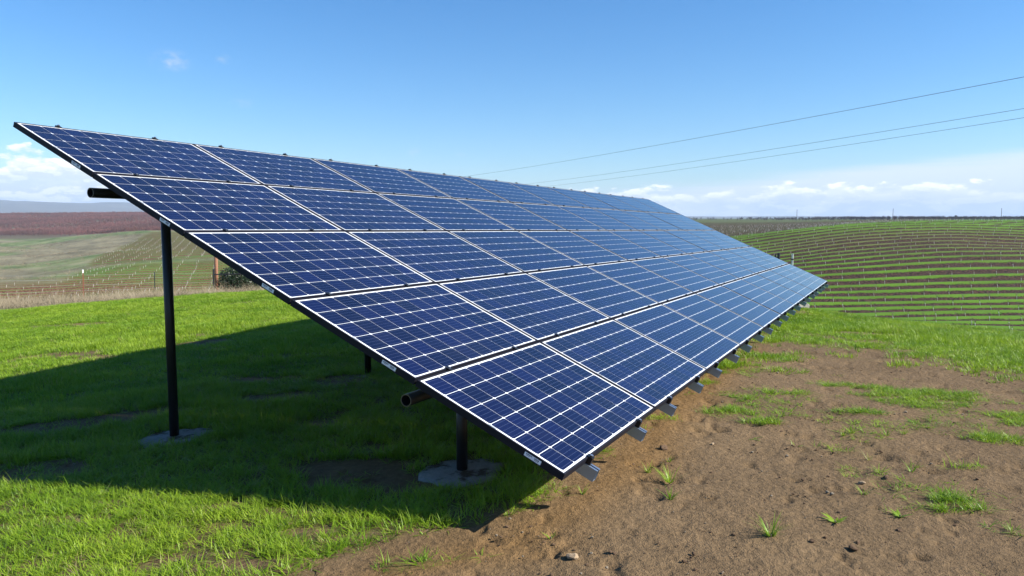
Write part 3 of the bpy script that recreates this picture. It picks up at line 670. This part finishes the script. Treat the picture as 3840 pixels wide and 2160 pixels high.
# near turf
x, y = sample(104000, 2.3, 9.0, -44, 44)
d = grass_density(x, y); d2_ = d*(0.25+0.75*sst(fbm(x/0.11, y/0.11, 55, 3), -0.16, 0.10))
k = (RNG.random(len(x)) < d2_**1.2) & padfree(x, y); x, y, d = x[k], y[k], d[k]
tall = 0.62 + 0.62*SH(x, y) + 0.25*RNG.random(len(x)); tall *= np.where(d < 0.5, 0.5, 1.0)*np.where(poly_sd(x, y, DIRT) < -0.15, 0.55, 1.0)*(0.75+0.35*RNG.random(len(x)))
pts = np.stack([x, y, gz(x, y)-0.004], -1)
rot = np.stack([RNG.normal(0, 0.12, len(x)), RNG.normal(0, 0.12, len(x)), RNG.uniform(0, 6.283, len(x))], -1)
scl = np.stack([0.85+0.4*RNG.random(len(x)), 0.85+0.4*RNG.random(len(x)), tall], -1)
turf_o = stuff_object('grass', pts, rot, scl, near_src)
x, y = sample(95000, 8.6, 24.0, -44, 44)
d = grass_density(x, y); k = (RNG.random(len(x)) < d) & padfree(x, y); x, y, d = x[k], y[k], d[k]
pts = np.stack([x, y, gz(x, y)-0.006], -1)
rot = np.stack([RNG.normal(0, 0.1, len(x)), RNG.normal(0, 0.1, len(x)), RNG.uniform(0, 6.283, len(x))], -1)
s0 = 0.85+0.3*RNG.random(len(x)); scl = np.stack([s0, s0, (0.7+0.7*SH(x, y))*(0.8+0.4*RNG.random(len(x)))], -1)
stuff_object('grass', pts, rot, scl, far_src)
# straw along the edge of the knoll
x, y = sample(15000, 20, 46, -44, -12)
t, D = td(x, y); lim = 19.8+6*(t+0.67)+fbm(x/2, y/2, 71, 3)*2
k = (D > lim) & (RNG.random(len(x)) < 0.25+0.75*sst(fbm(x/2.5, y/2.5, 88, 3), -0.2, 0.15)) & (D < 31); x, y = x[k], y[k]
s0 = 0.8+0.5*RNG.random(len(x)); tall = 0.40+0.55*sst(fbm(x/3, y/3, 83, 3), 0.0, 0.3)*sst(t[k], -0.38, -0.52)+0.15
pts = np.stack([x, y, gz(x, y)-0.02], -1); n = len(x)
rot = np.stack([RNG.normal(0, 0.15, n), RNG.normal(0.25, 0.2, n), RNG.normal(0, 0.5, n)], -1)
stuff_object('dry_grass', pts, rot, np.stack([s0, s0, tall*s0], -1), dry_src)
# rough tussocks on the uncultivated slopes to the left
x, y = sample(16000, 175, 640, -40, -14); t, D = td(x, y)
k = (rowmask(x, y) < 0.25) & (RNG.random(len(x)) < 0.2+0.8*sst(fbm(x/18, y/18, 89, 3), -0.1, 0.2)); x, y = x[k], y[k]; n = len(x); s0 = 2.0+2.2*RNG.random(n)
stuff_object('dry_grass', np.stack([x, y, gz(x, y)-0.1], -1), np.stack([RNG.normal(0, .1, n), RNG.normal(0, .1, n), RNG.uniform(0, 6.28, n)], -1), np.stack([s0*1.6, s0*1.6, s0*0.9], -1), [o_.copy() for o_ in dry_src])
# clods and pebbles on the bare soil
def lump(name, mat_, seed, flat=0.65):
    bm = bmesh.new(); bmesh.ops.create_icosphere(bm, subdivisions=2, radius=1.0); rnd = random.Random(seed)
    off = [Vector((rnd.gauss(0, 1), rnd.gauss(0, 1), rnd.gauss(0, 1))).normalized() for _ in range(9)]
    for v in bm.verts:
        q = v.co.copy(); s = 1.0
        for o_ in off[:6]: s -= 0.32*max(0, q.dot(o_)-0.55)*2
        s += rnd.uniform(-0.06, 0.06); v.co = q*s; v.co.z *= flat
    me = bpy.data.meshes.new(name); bm.to_mesh(me); bm.free(); me.materials.append(mat_); return me
clod_src = [obj('clod_%d' % k, lump('clod_%d' % k, M_CLOD if k < 7 else M_PEB, 40+k, 0.55+0.05*k), link=False) for k in range(8)]
x, y = sample(42000, 2.3, 12, -44, 44)
d = grass_density(x, y); k = (d < 0.35) & (RNG.random(len(x)) < 0.15+0.85*sst(fbm(x/0.35, y/0.35, 93, 3), 0.0, 0.25)); x, y = x[k], y[k]; n = len(x)
s0 = np.minimum(0.0024*RNG.pareto(2.3, n)+0.0022, 0.012)
stuff_object('gravel', np.stack([x, y, gz(x, y)+s0*0.15], -1), np.stack([RNG.uniform(-.4, .4, n), RNG.uniform(-.4, .4, n), RNG.uniform(0, 6.28, n)], -1), np.stack([s0*1.2, s0, s0], -1), clod_src)

# ------------------------------------------------------------------ single stones and weed tufts on the soil
for (x, y, s, m_, lab, cat, nm) in [
    (0.29, 3.58, 0.034, M_ROCK, 'pale tan stone casting a dark shadow, nearest the camera on bare soil', 'stone', 'stone'),
    (2.16, 4.57, 0.020, M_ROCK, 'small tan stone on bare soil beside a dark clod at right', 'stone', 'stone'),
    (2.36, 4.67, 0.024, M_CLOD, 'dark soil clod just right of the small tan stone', 'clod', 'soil_clod'),
    (1.68, 3.62, 0.022, M_CLOD, 'low brown clod near the bottom edge, between two weed tufts', 'clod', 'soil_clod'),
    (2.02, 3.84, 0.019, M_CLOD, 'small brown clod below the pale broad-leaved weed at right', 'clod', 'soil_clod'),
    (1.08, 5.30, 0.036, M_CLOD, 'dark lumpy clod beside the lower rail ends of the solar array', 'clod', 'soil_clod'),
    (1.46, 5.41, 0.014, M_ROCK, 'tiny pale stone on open soil behind the dark lumpy clod', 'stone', 'stone')]:
    me_ = lump(nm, m_, int(x*100), 0.7); o = obj(nm, me_, None, (x, y, gz1(x, y)+s*0.25), (0.2, 0.15, x*7)); o.scale = (s*1.3, s*0.9, s)
    tag(o, lab, cat, 'stones and clods on the soil')
def tuft(x, y, size, n, label, broad=False, name='grass_tuft'):
    root = empty(name, (x, y, gz1(x, y)-0.004)); b = MB()
    for k in range(n):
        a = random.uniform(0, 6.283); h = size*random.uniform(0.45, 1.0)
        if broad: blade(b, 0.004*math.cos(a), 0.004*math.sin(a), h*0.45, 0.022, h*0.7, a, h*0.3, 0, 4)
        else: blade(b, size*0.25*math.cos(a)*random.random(), size*0.25*math.sin(a)*random.random(), h, 0.0055, h*random.uniform(0.2, 0.9), a, h*random.uniform(0.2, 0.8), 0, 4)
    obj('leaves', b.build('leaves', [M_GRASS]), root)
    b = MB(); b.tube([(0, 0, -0.01), (0, 0, 0.012)], [0.006, 0.004], 6); obj('crown', b.build('crown', [M_BRANCH]), root)
    tag(root, label, 'weed' if broad else 'grass tuft', 'weed tufts on the bare soil')
for t_ in [
    (1.33, 3.78, 0.115, 42, 'dense dark green grass tuft alone on open soil at bottom centre-right'),
    (1.74, 3.97, 0.085, 14, 'flat broad-leaved weed on soil right of the lone dense tuft', True),
    (2.13, 4.05, 0.08, 9, 'small pale broad-leaved weed at right, above the small brown clod', True),
    (2.09, 4.39, 0.06, 16, 'small yellow-green tuft just below the small tan stone'),
    (2.44, 5.08, 0.085, 12, 'sparse upright tuft behind the dark clod at right'),
    (2.37, 4.78, 0.08, 9, 'thin tuft growing right behind the dark clod'),
    (2.59, 4.81, 0.085, 12, 'loose tall-bladed tuft on soil right of the dark clod'),
    (0.88, 4.79, 0.075, 22, 'left one of two green tufts below the nearest rail ends'),
    (0.98, 4.60, 0.105, 36, 'fuller right one of two green tufts below the nearest rail ends'),
    (0.92, 4.30, 0.085, 20, 'star-shaped grass tuft alone on soil below the nearest panel corner'),
    (0.10, 4.24, 0.09, 16, 'tuft at the tip of the panel shadow on the soil'),
    (-0.02, 4.12, 0.09, 18, 'bright tuft just left of the panel shadow tip'),
    (0.42, 4.40, 0.07, 14, 'curled pale weed on soil under the panel corner'),
    (0.20, 3.80, 0.045, 12, 'tiny tuft on soil left of centre, above the pale tan stone'),
    (1.06, 5.02, 0.05, 14, 'tiny round tuft between the rail ends and the dark lumpy clod'),
    (2.13, 6.75, 0.09, 22, 'round tuft behind the large green patch on open soil'),
    (2.22, 6.15, 0.08, 24, 'small bright tuft at the right end of the large green patch'),
    (2.59, 5.70, 0.08, 26, 'low wide tuft on soil, centre of the right-hand bare ground'),
    (2.83, 5.62, 0.07, 18, 'left of two small tufts beside the low wide tuft'),
    (2.96, 5.64, 0.07, 18, 'right of two small tufts beside the low wide tuft'),
    (2.50, 5.62, 0.06, 16, 'small tuft touching the left end of the low wide tuft'),
    (3.55, 4.98, 0.09, 24, 'ragged tuft near the right edge of the picture, below the green patch')]:
    tuft(*t_)
# the pair of long bent stalks standing alone
root = empty('bent_weed_stalk', (2.30, 6.20, gz1(2.30, 6.20)-0.01)); b = MB()
blade(b, 0, 0, 0.20, 0.012, 0.05, 0.15, 0.17, 0, 6); obj('stalk', b.build('stalk', [M_GRASS]), root); b = MB()
blade(b, 0.005, 0, 0.11, 0.010, 0.06, 0.0, 0.22, 0, 6); obj('stalk', b.build('stalk', [M_GRASS]), root)
tag(root, 'two long thin bent grass stalks standing alone on the soil', 'weed')

# ------------------------------------------------------------------ projection used to count and name the saplings in view
def photo_xy(x, y, z):
    yy = y*cp + (z-CAM_H)*sp; zz = -y*sp + (z-CAM_H)*cp
    return 1920+2857.5*x/yy, 1080-2857.5*zz/yy
quad = [photo_xy(*ap(a, b_)) for a, b_ in ((0, 0), (10*PU, 0), (10*PU, 5*PV), (0, 5*PV))]
def in_array(px, py):
    s = []
    for k in range(4):
        (ax, ay), (bx, by) = quad[k], quad[(k+1) % 4]; s.append((bx-ax)*(py-ay)-(by-ay)*(px-ax))
    s = np.array(s); return (s > 0).all(0) | (s < 0).all(0)
SP = 4.7
cand = []
for left in (True, False):
    rows = range(10, 110) if left else range(8, 70)
    c, s = math.cos(LROT), math.sin(LROT)
    for rI in rows:
        al_ = np.arange(-520, 60, SP) if left else np.arange(25, 360, SP)
        al_ = al_ + (0 if left else random.Random(rI).random()*SP) ; ac_ = (rI+0.27)*6.7
        if left: xx = c*al_ - s*ac_; yy = s*al_ + c*ac_
        else: xx = al_+0*ac_; yy = ac_ + 0*al_
        for a_, b_ in zip(xx, yy):
            if (left and a_ < -5) or (not left and a_ > 20): cand.append((left, rI, a_, b_))
cx = np.array([q[2] for q in cand]); cy = np.array([q[3] for q in cand])
cx = cx + RNG.normal(0, 0.12, len(cx)); cy = cy + RNG.normal(0, 0.12, len(cy))
cz = gz(cx, cy)+0.20
tt, DD = td(cx, cy)
px, py = photo_xy(cx, cy, cz+0.4)
ok = (cy > 20) & (px > -60) & (px < 3900) & (rowmask(cx, cy) > 0.6) & (RNG.random(len(cx)) < 0.93) & (DD < 470) & ~in_array(px, py)
top = (cz+0.75-CAM_H)/DD
hid = np.zeros(len(cx), bool)
for f in np.concatenate([np.linspace(0.04, 0.3, 40), np.linspace(0.3, 0.985, 60)]):
    hid |= (gz(cx*f, cy*f)+0.1-CAM_H)/(DD*f) > top
ok &= ~hid
idx = np.where(ok)[0]; idx = idx[np.argsort(DD[idx])]
def sapling_meshes(seed):
    rnd = random.Random(seed); b = MB(); h = 0.72
    b.tube([(0, 0, -0.1), (0.01, 0, h*0.5), (0.0, 0.01, h)], [0.036, 0.034, 0.031], 8); g_ = b.build('trunk_guard', [M_GUARD], True)
    b = MB(); b.tube([(0, 0, h-0.04), (0.02, 0.01, h+0.15)], [0.026, 0.02], 6)
    for k in range(rnd.randint(3, 5)):
        a = rnd.uniform(0, 6.28); l = rnd.uniform(0.35, 0.8); e = rnd.uniform(0.6, 1.2)
        p0 = Vector((0.02, 0.01, h+0.08)); p1 = p0+Vector((math.cos(a)*math.cos(e), math.sin(a)*math.cos(e), math.sin(e)))*l*0.5
        p2 = p1+Vector((math.cos(a)*0.35, math.sin(a)*0.35, 0.9))*l*0.5; b.tube([p0, p1, p2], [0.017, 0.011, 0.006], 5)
        for q in range(2):
            a2 = a+rnd.uniform(-1.2, 1.2); b.tube([p1, p1+Vector((math.cos(a2)*0.25, math.sin(a2)*0.25, 0.22))], [0.008, 0.004], 4)
    return g_, b.build('branches', [M_BRANCH])
SAP = [sapling_meshes(60+k) for k in range(5)]
byrow = {}
for q in idx: byrow.setdefault((cand[q][0], cand[q][1]), []).append(q)
first = []; rest = []
for key in sorted(byrow, key=lambda k_: min(DD[q] for q in byrow[k_])):        # whole rows, nearest first
    (first if len(first)+len(byrow[key]) <= 300 and not rest else rest).extend(byrow[key])
ORD = ['', 'first', 'second', 'third', 'fourth', 'fifth', 'sixth', 'seventh', 'eighth', 'ninth', 'tenth', 'eleventh', 'twelfth', 'thirteenth', 'fourteenth', 'fifteenth', 'sixteenth', 'seventeenth', 'eighteenth', 'nineteenth', 'twentieth']
ORD += ['twenty-'+w for w in ORD[1:10]] + ['thirtieth'] + ['thirty-'+w for w in ORD[1:10]] + ['fortieth'] + ['forty-'+w for w in ORD[1:10]]
rowsets = {}
for q in first: rowsets.setdefault((cand[q][0], cand[q][1]), []).append(q)
for left in (True, False):
    keys = sorted(k for k in rowsets if k[0] == left)
    for rn, key in enumerate(keys, 1):
        for n_, q in enumerate(sorted(rowsets[key], key=lambda q: px[q]), 1):
            side = 'left field' if left else 'right hillside'
            root = empty('sapling', (cx[q], cy[q], cz[q]-0.05)); root.rotation_euler = (random.gauss(0, 0.05), -0.16+random.gauss(0, 0.08) if not left else 0.12+random.gauss(0, 0.08), random.uniform(0, 0.6))
            s = random.uniform(0.85, 1.15)*(1.0 if not left else 0.92); root.scale = (s, s, s)
            g_, br = random.choice(SAP); obj('trunk_guard', g_, root); obj('branches', br, root)
            tag(root, 'bare sapling in white guard, %s row back on the %s, %s from the left' % (ORD[rn], side, ORD[n_]), 'sapling', 'white-guarded saplings in the orchard rows')
if len(rest):
    src = []
    for k, (g_, br) in enumerate(SAP[:3]):
        bm = bmesh.new(); bm.from_mesh(g_); nf = len(bm.faces); bm.from_mesh(br)
        bm.faces.ensure_lookup_table()
        for fi, f in enumerate(bm.faces): f.material_index = 0 if fi < nf else 1
        me_ = bpy.data.meshes.new('far_sapling'); bm.to_mesh(me_); bm.free(); me_.materials.append(M_GUARD); me_.materials.append(M_BRANCH); src.append(obj('far_sapling_%d' % k, me_, link=False))
    n = len(rest); stuff_object('far_saplings', np.stack([cx[rest], cy[rest], cz[rest]-0.05], -1), np.stack([RNG.normal(0, .05, n), RNG.normal(0, .1, n), RNG.uniform(0, .6, n)], -1), np.repeat(RNG.uniform(.85, 1.15, n)[:, None], 3, 1), src)
print('saplings', len(first), 'rest', len(rest), 'left', sum(cand[q][0] for q in first))

# ------------------------------------------------------------------ bare orchards far off (read as one mass)
def bare_tree(name, mat_, seed, n=70, twig=0.06):
    rnd = random.Random(seed); b = MB(); b.tube([(0, 0, -0.3), (0, 0, 1.2)], [0.14, 0.1], 5)
    for k in range(n):
        a = rnd.uniform(0, 6.28); rr = 2.3*math.sqrt(rnd.random()); z0 = rnd.uniform(1.0, 3.2)
        p0 = Vector((rr*0.55*math.cos(a), rr*0.55*math.sin(a), z0)); p1 = Vector((rr*math.cos(a+rnd.uniform(-.3, .3)), rr*math.sin(a), z0+rnd.uniform(0.6, 2.0)))
        w = Vector((-math.sin(a), math.cos(a), 0))*twig*rnd.uniform(.6, 1.4)
        b.add([p0-w, p0+w, p1], [(0, 1, 2)])
        w2 = Vector((0, 0, 1))*twig; b.add([p0-w2, p0+w2, p1], [(0, 1, 2)])
    return obj(name, b.build(name, [mat_]), link=False)
osrc = [bare_tree('bare_tree_%d' % k, M_TWIG, k, 85, 0.085) for k in range(3)]
gx_, gy_ = np.meshgrid(np.arange(-1250, -100, 5.6), np.arange(520, 1520, 6.8)); gx_ = gx_.ravel(); gy_ = gy_.ravel()
gx_ = gx_+RNG.normal(0, .6, gx_.shape); gy_ = gy_+RNG.normal(0, .6, gy_.shape)
t, D = td(gx_, gy_); lo = np.interp(t, [-0.8, -0.62, -0.5, -0.36], [735, 745, 640, 620]) + 25*fbm(gx_/60, gy_/60, 71, 2)
k = (t > -0.82) & (t < -0.2) & (D > lo) & (D < 1480) & (RNG.random(len(t)) < 0.95-0.5*sst(fbm(gx_/110, gy_/160, 74, 3), 0.06, 0.2))
gx_, gy_ = gx_[k], gy_[k]; n = len(gx_); s0 = RNG.uniform(.8, 1.25, n)
stuff_object('bare_orchard', np.stack([gx_, gy_, gz(gx_, gy_)], -1), np.stack([0*s0, 0*s0, RNG.uniform(0, 6.28, n)], -1), np.stack([s0, s0, s0*RNG.uniform(.8, 1.15, n)], -1), osrc)
osrc2 = [bare_tree('grey_bare_tree_%d' % k, M_TWIGD, 20+k, 60, 0.07) for k in range(3)]
gx_, gy_ = np.meshgrid(np.arange(180, 1000, 6.5), np.arange(620, 1080, 13)); gx_ = gx_.ravel()+RNG.normal(0, .8, gx_.size); gy_ = gy_.ravel()+RNG.normal(0, .8, gx_.size)
t, D = td(gx_, gy_); k = (t > 0.22) & (t < 0.8) & (RNG.random(len(t)) < np.interp(t, [0.25, 0.4, 0.5], [0.1, 0.5, 0.85])) & (D > np.interp(t, [0.22, 0.45], [950, 640])); gx_, gy_ = gx_[k], gy_[k]; n = len(gx_); s0 = RNG.uniform(.55, 1.05, n)
stuff_object('bare_orchard', np.stack([gx_, gy_, gz(gx_, gy_)], -1), np.stack([0*s0, 0*s0, RNG.uniform(0, 6.28, n)], -1), np.stack([s0, s0, s0], -1), osrc2)
print('orchard', n)

# ------------------------------------------------------------------ fence, posts, bush
def at(px_, D): t = (px_-1920)/2857.5/ (cp); return t*D, D
fp = [(-30, 33.5, 1.25, 'g'), (312, 38.0, 1.38, 'r'), (580, 40.0, 1.20, 'd'), (801, 41.5, 1.32, 'b')]
fx, fy = at(312, 38.0); fence = empty('wire_fence', (fx, fy, gz1(fx, fy)))
tag(fence, 'wire fence on thin steel posts in dry grass at the edge of the knoll', 'fence'); FB = fence.location.copy()
tops = []
for (p_, D, h, kd) in fp:
    x, y = at(p_, D); z = gz1(x, y); b = MB()
    if kd == 'b': b.tube([(0, 0, -0.3), (0, 0, h)], 0.045, 10); m_ = [M_STEEL]; nm = 'corner_post'
    else:
        m_ = [{'g': M_GALV, 'r': M_RUST, 'd': M_GREENPOST}[kd], M_WHITEP]; nm = 'fence_post'
        b.box(-0.025, 0.025, -0.004, 0.004, -0.3, h); b.box(-0.004, 0.004, 0.0045, 0.04, -0.3, h)
        if kd == 'r': b.box(-0.032, 0.032, -0.010, 0.046, h-0.16, h+0.004, 1)
    o = obj(nm, b.build(nm, m_), fence, Vector((x, y, z))-FB, (0, 0.02 if kd != 'g' else -0.06, 0.5)); tops.append((Vector((x, y, z)), h))
for hh in (0.35, 0.62, 0.90, 1.12):
    b = MB()
    for k in range(3):
        a, c_ = tops[k][0], tops[k+1][0]; b.tube([a+Vector((0, 0, hh))-FB, (a+c_)/2+Vector((0, 0, hh-0.03))-FB, c_+Vector((0, 0, hh))-FB], 0.0028, 4)
    obj('wire', b.build('wire', [M_GALV]), fence)
a = tops[3][0]; b = MB(); b.tube([a+Vector((0, 0, 1.02))-FB, a+Vector((2.6, 0.9, 1.0))-FB], 0.032, 8); obj('brace_rail', b.build('brace_rail', [M_STEEL]), fence)
b = MB(); b.tube([a+Vector((2.6, 0.9, -0.3))-FB, a+Vector((2.6, 0.9, 1.3))-FB], 0.045, 8); obj('brace_post', b.build('brace_post', [M_STEEL]), fence)
x, y = at(813, 46); b = MB(); b.tube([(0, 0, -0.3), (0, 0, 1.2), (0.02, 0, 2.3)], [0.115, 0.105, 0.10], 12)
o = obj('wooden_pole', b.build('wooden_pole', [M_WOOD], True), None, (x, y, gz1(x, y))); tag(o, 'reddish brown wooden pole standing behind the black fence corner post', 'pole')
# dark evergreen bush by the fence corner
x, y = at(905, 43); bush = empty('dark_bush', (x, y, gz1(x, y))); tag(bush, 'dark leafy evergreen bush beside the fence corner, half hidden by panels', 'bush')
b = MB(); rnd = random.Random(5)
for k in range(9):
    a = rnd.uniform(0, 6.28); b.tube([(0.1*math.cos(a), 0.1*math.sin(a), -0.1), (0.5*math.cos(a), 0.4*math.sin(a), 0.6), (0.9*math.cos(a), 0.8*math.sin(a), 1.2)], [0.03, 0.02, 0.008], 5)
obj('stems', b.build('stems', [M_BRANCH]), bush); b = MB()
for k in range(7500):
    u_ = Vector((rnd.gauss(0, 1), rnd.gauss(0, 1), rnd.gauss(0, 1))).normalized(); r_ = rnd.random()**0.45
    q = Vector((u_.x*1.25, u_.y*1.0, 0.78+u_.z*0.80))
    lob = 0.75+0.5*float(vnoise(np.array(u_.x*2.2+5), np.array(u_.z*2.2+u_.y*1.7), 9)); q = Vector((q.x*r_*lob, q.y*r_*lob, 0.78+(q.z-0.78)*r_*lob))
    if q.z < 0.02: continue
    d_ = Vector((rnd.gauss(0, 1), rnd.gauss(0, 1), rnd.gauss(0, .7))).normalized(); e_ = d_.orthogonal().normalized(); l_ = rnd.uniform(0.045, 0.075)
    b.add([q-e_*l_*0.42, q+d_*l_, q+e_*l_*0.42, q-d_*l_*0.8], [(0, 1, 2, 3)])
obj('foliage', b.build('foliage', [M_BUSH]), bush)
# posts and block past the far end of the array
for (p_, D, topy, m_, lab, r_) in [(2968, 27, 954, M_GALV, 'pale steel post with a black band rising past the far array edge', 0.035), (2916, 28, 951, M_STEEL, 'right one of two dark posts peeping over the far array edge', 0.05), (2904, 28.6, 955, M_STEEL, 'left one of two dark posts peeping over the far array edge', 0.035)]:
    x, y = at(p_, D); z = gz1(x, y); ht = CAM_H + slope_of(topy)*D - z; b = MB(); b.tube([(0, 0, -0.3), (0, 0, ht*0.5), (0, 0, ht)], r_, 10, 0)
    b.tube([(0, 0, ht), (0, 0, ht+0.02)], r_*1.2, 10, 0)
    root = empty('steel_post', (x, y, z)); obj('shaft', b.build('shaft', [m_], False), root); b = MB(); b.tube([(0, 0, ht-0.20), (0, 0, ht-0.15)], r_*1.15, 10, 0); obj('band', b.build('band', [M_STEEL]), root)
    tag(root, lab, 'post')
b = MB(); b.box(-0.16, 0.16, -0.12, 0.12, -0.1, 0.13); me_ = b.build('concrete_block', [M_CONC]); bm = bmesh.new(); bm.from_mesh(me_); bmesh.ops.bevel(bm, geom=bm.edges[:], offset=0.02, segments=2, affect='EDGES'); bm.to_mesh(me_); bm.free()
o = obj('concrete_block', me_, None, (6.32, 16.6, gz1(6.32, 16.6)+0.03), (0.05, 0.03, 0.4)); tag(o, 'pale concrete block in the grass below the far array corner', 'block')

# ------------------------------------------------------------------ utility poles, sign, overhead lines
for (p_, D, hpx, lab) in [(2979, 800, 38, 'leftmost thin utility pole on the horizon, right of the array'), (3336, 800, 37, 'middle thin utility pole on the horizon above the hilltop'), (3739, 800, 39, 'rightmost thin utility pole on the horizon')]:
    x, y = at(p_, D); z = gz1(x, y); h = hpx*D/2857.5 + 1.2; root = empty('utility_pole', (x, y, z))
    b = MB(); b.tube([(0, 0, -0.5), (0, 0, h)], [0.30, 0.2], 8); obj('mast', b.build('mast', [M_POLE]), root)
    b = MB(); b.box(-0.1, 0.1, -0.9, 0.9, h-0.7, h-0.5); obj('crossarm', b.build('crossarm', [M_POLE]), root); tag(root, lab, 'utility pole', 'utility poles on the horizon')
x, y = at(3570, 800); z = gz1(x, y); root = empty('pole_box', (x, y, z)); b = MB(); b.tube([(0, 0, -0.5), (0, 0, 4.6)], 0.25, 8); obj('mast', b.build('mast', [M_POLE]), root)
b = MB(); b.box(-0.9, 0.9, -0.4, 0.4, 3.6, 5.0); obj('box', b.build('box', [M_STEEL]), root); tag(root, 'short post carrying a dark box on the horizon between two poles', 'box on post')
for (ya, yb, ha, xa_px, xb_px, lab) in [
    (279, 663, 8.0, 3840, 1737, 'uppermost of the three overhead lines crossing the sky at right'),
    (400, 689, 7.5, 3840, 1983, 'middle one of the three overhead lines crossing the sky at right'),
    (435, 698, 7.5, 3840, 2057, 'lowest of the three overhead lines crossing the sky at right')]:
    sa, sb = slope_of(ya), slope_of(yb); Da, Db = ha/sa, ha/sb
    xa, _ = at(xa_px, Da); xb, _ = at(xb_px, Db)
    A_ = Vector((xa, Da, CAM_H+ha)); B_ = Vector((xb, Db, CAM_H+ha)); d_ = B_-A_
    P0 = A_-d_*0.35; P1 = B_+d_*0.10; b = MB(); pp = []
    for k in range(41):
        t = k/40; q = P0.lerp(P1, t); s_ = (t*1.45-0.35); q.z += -4*0.35*s_*(1-s_); pp.append(q)
    b.tube(pp, 0.014, 5); o = obj('power_line', b.build('power_line', [M_WIRE], True)); tag(o, lab, 'power line', 'overhead power lines')

# ------------------------------------------------------------------ haze
zmin = float(verts[:, 2].min())
b = MB(); b.box(-15600, 15600, -15600, 15600, zmin-1.0, 260.0)
hm = bpy.data.materials.new('haze'); hm.use_nodes = True; hm.node_tree.nodes.clear()
pv = N(hm.node_tree, 'ShaderNodeVolumePrincipled', inp={'Color': (0.60, 0.76, 1.0, 1.0), 'Density': 0.00010}); ho = N(hm.node_tree, 'ShaderNodeOutputMaterial'); L(hm.node_tree, pv.outputs[0], ho.inputs['Volume'])
hz = obj('haze', b.build('haze', [hm])); tag(hz, kind='stuff')
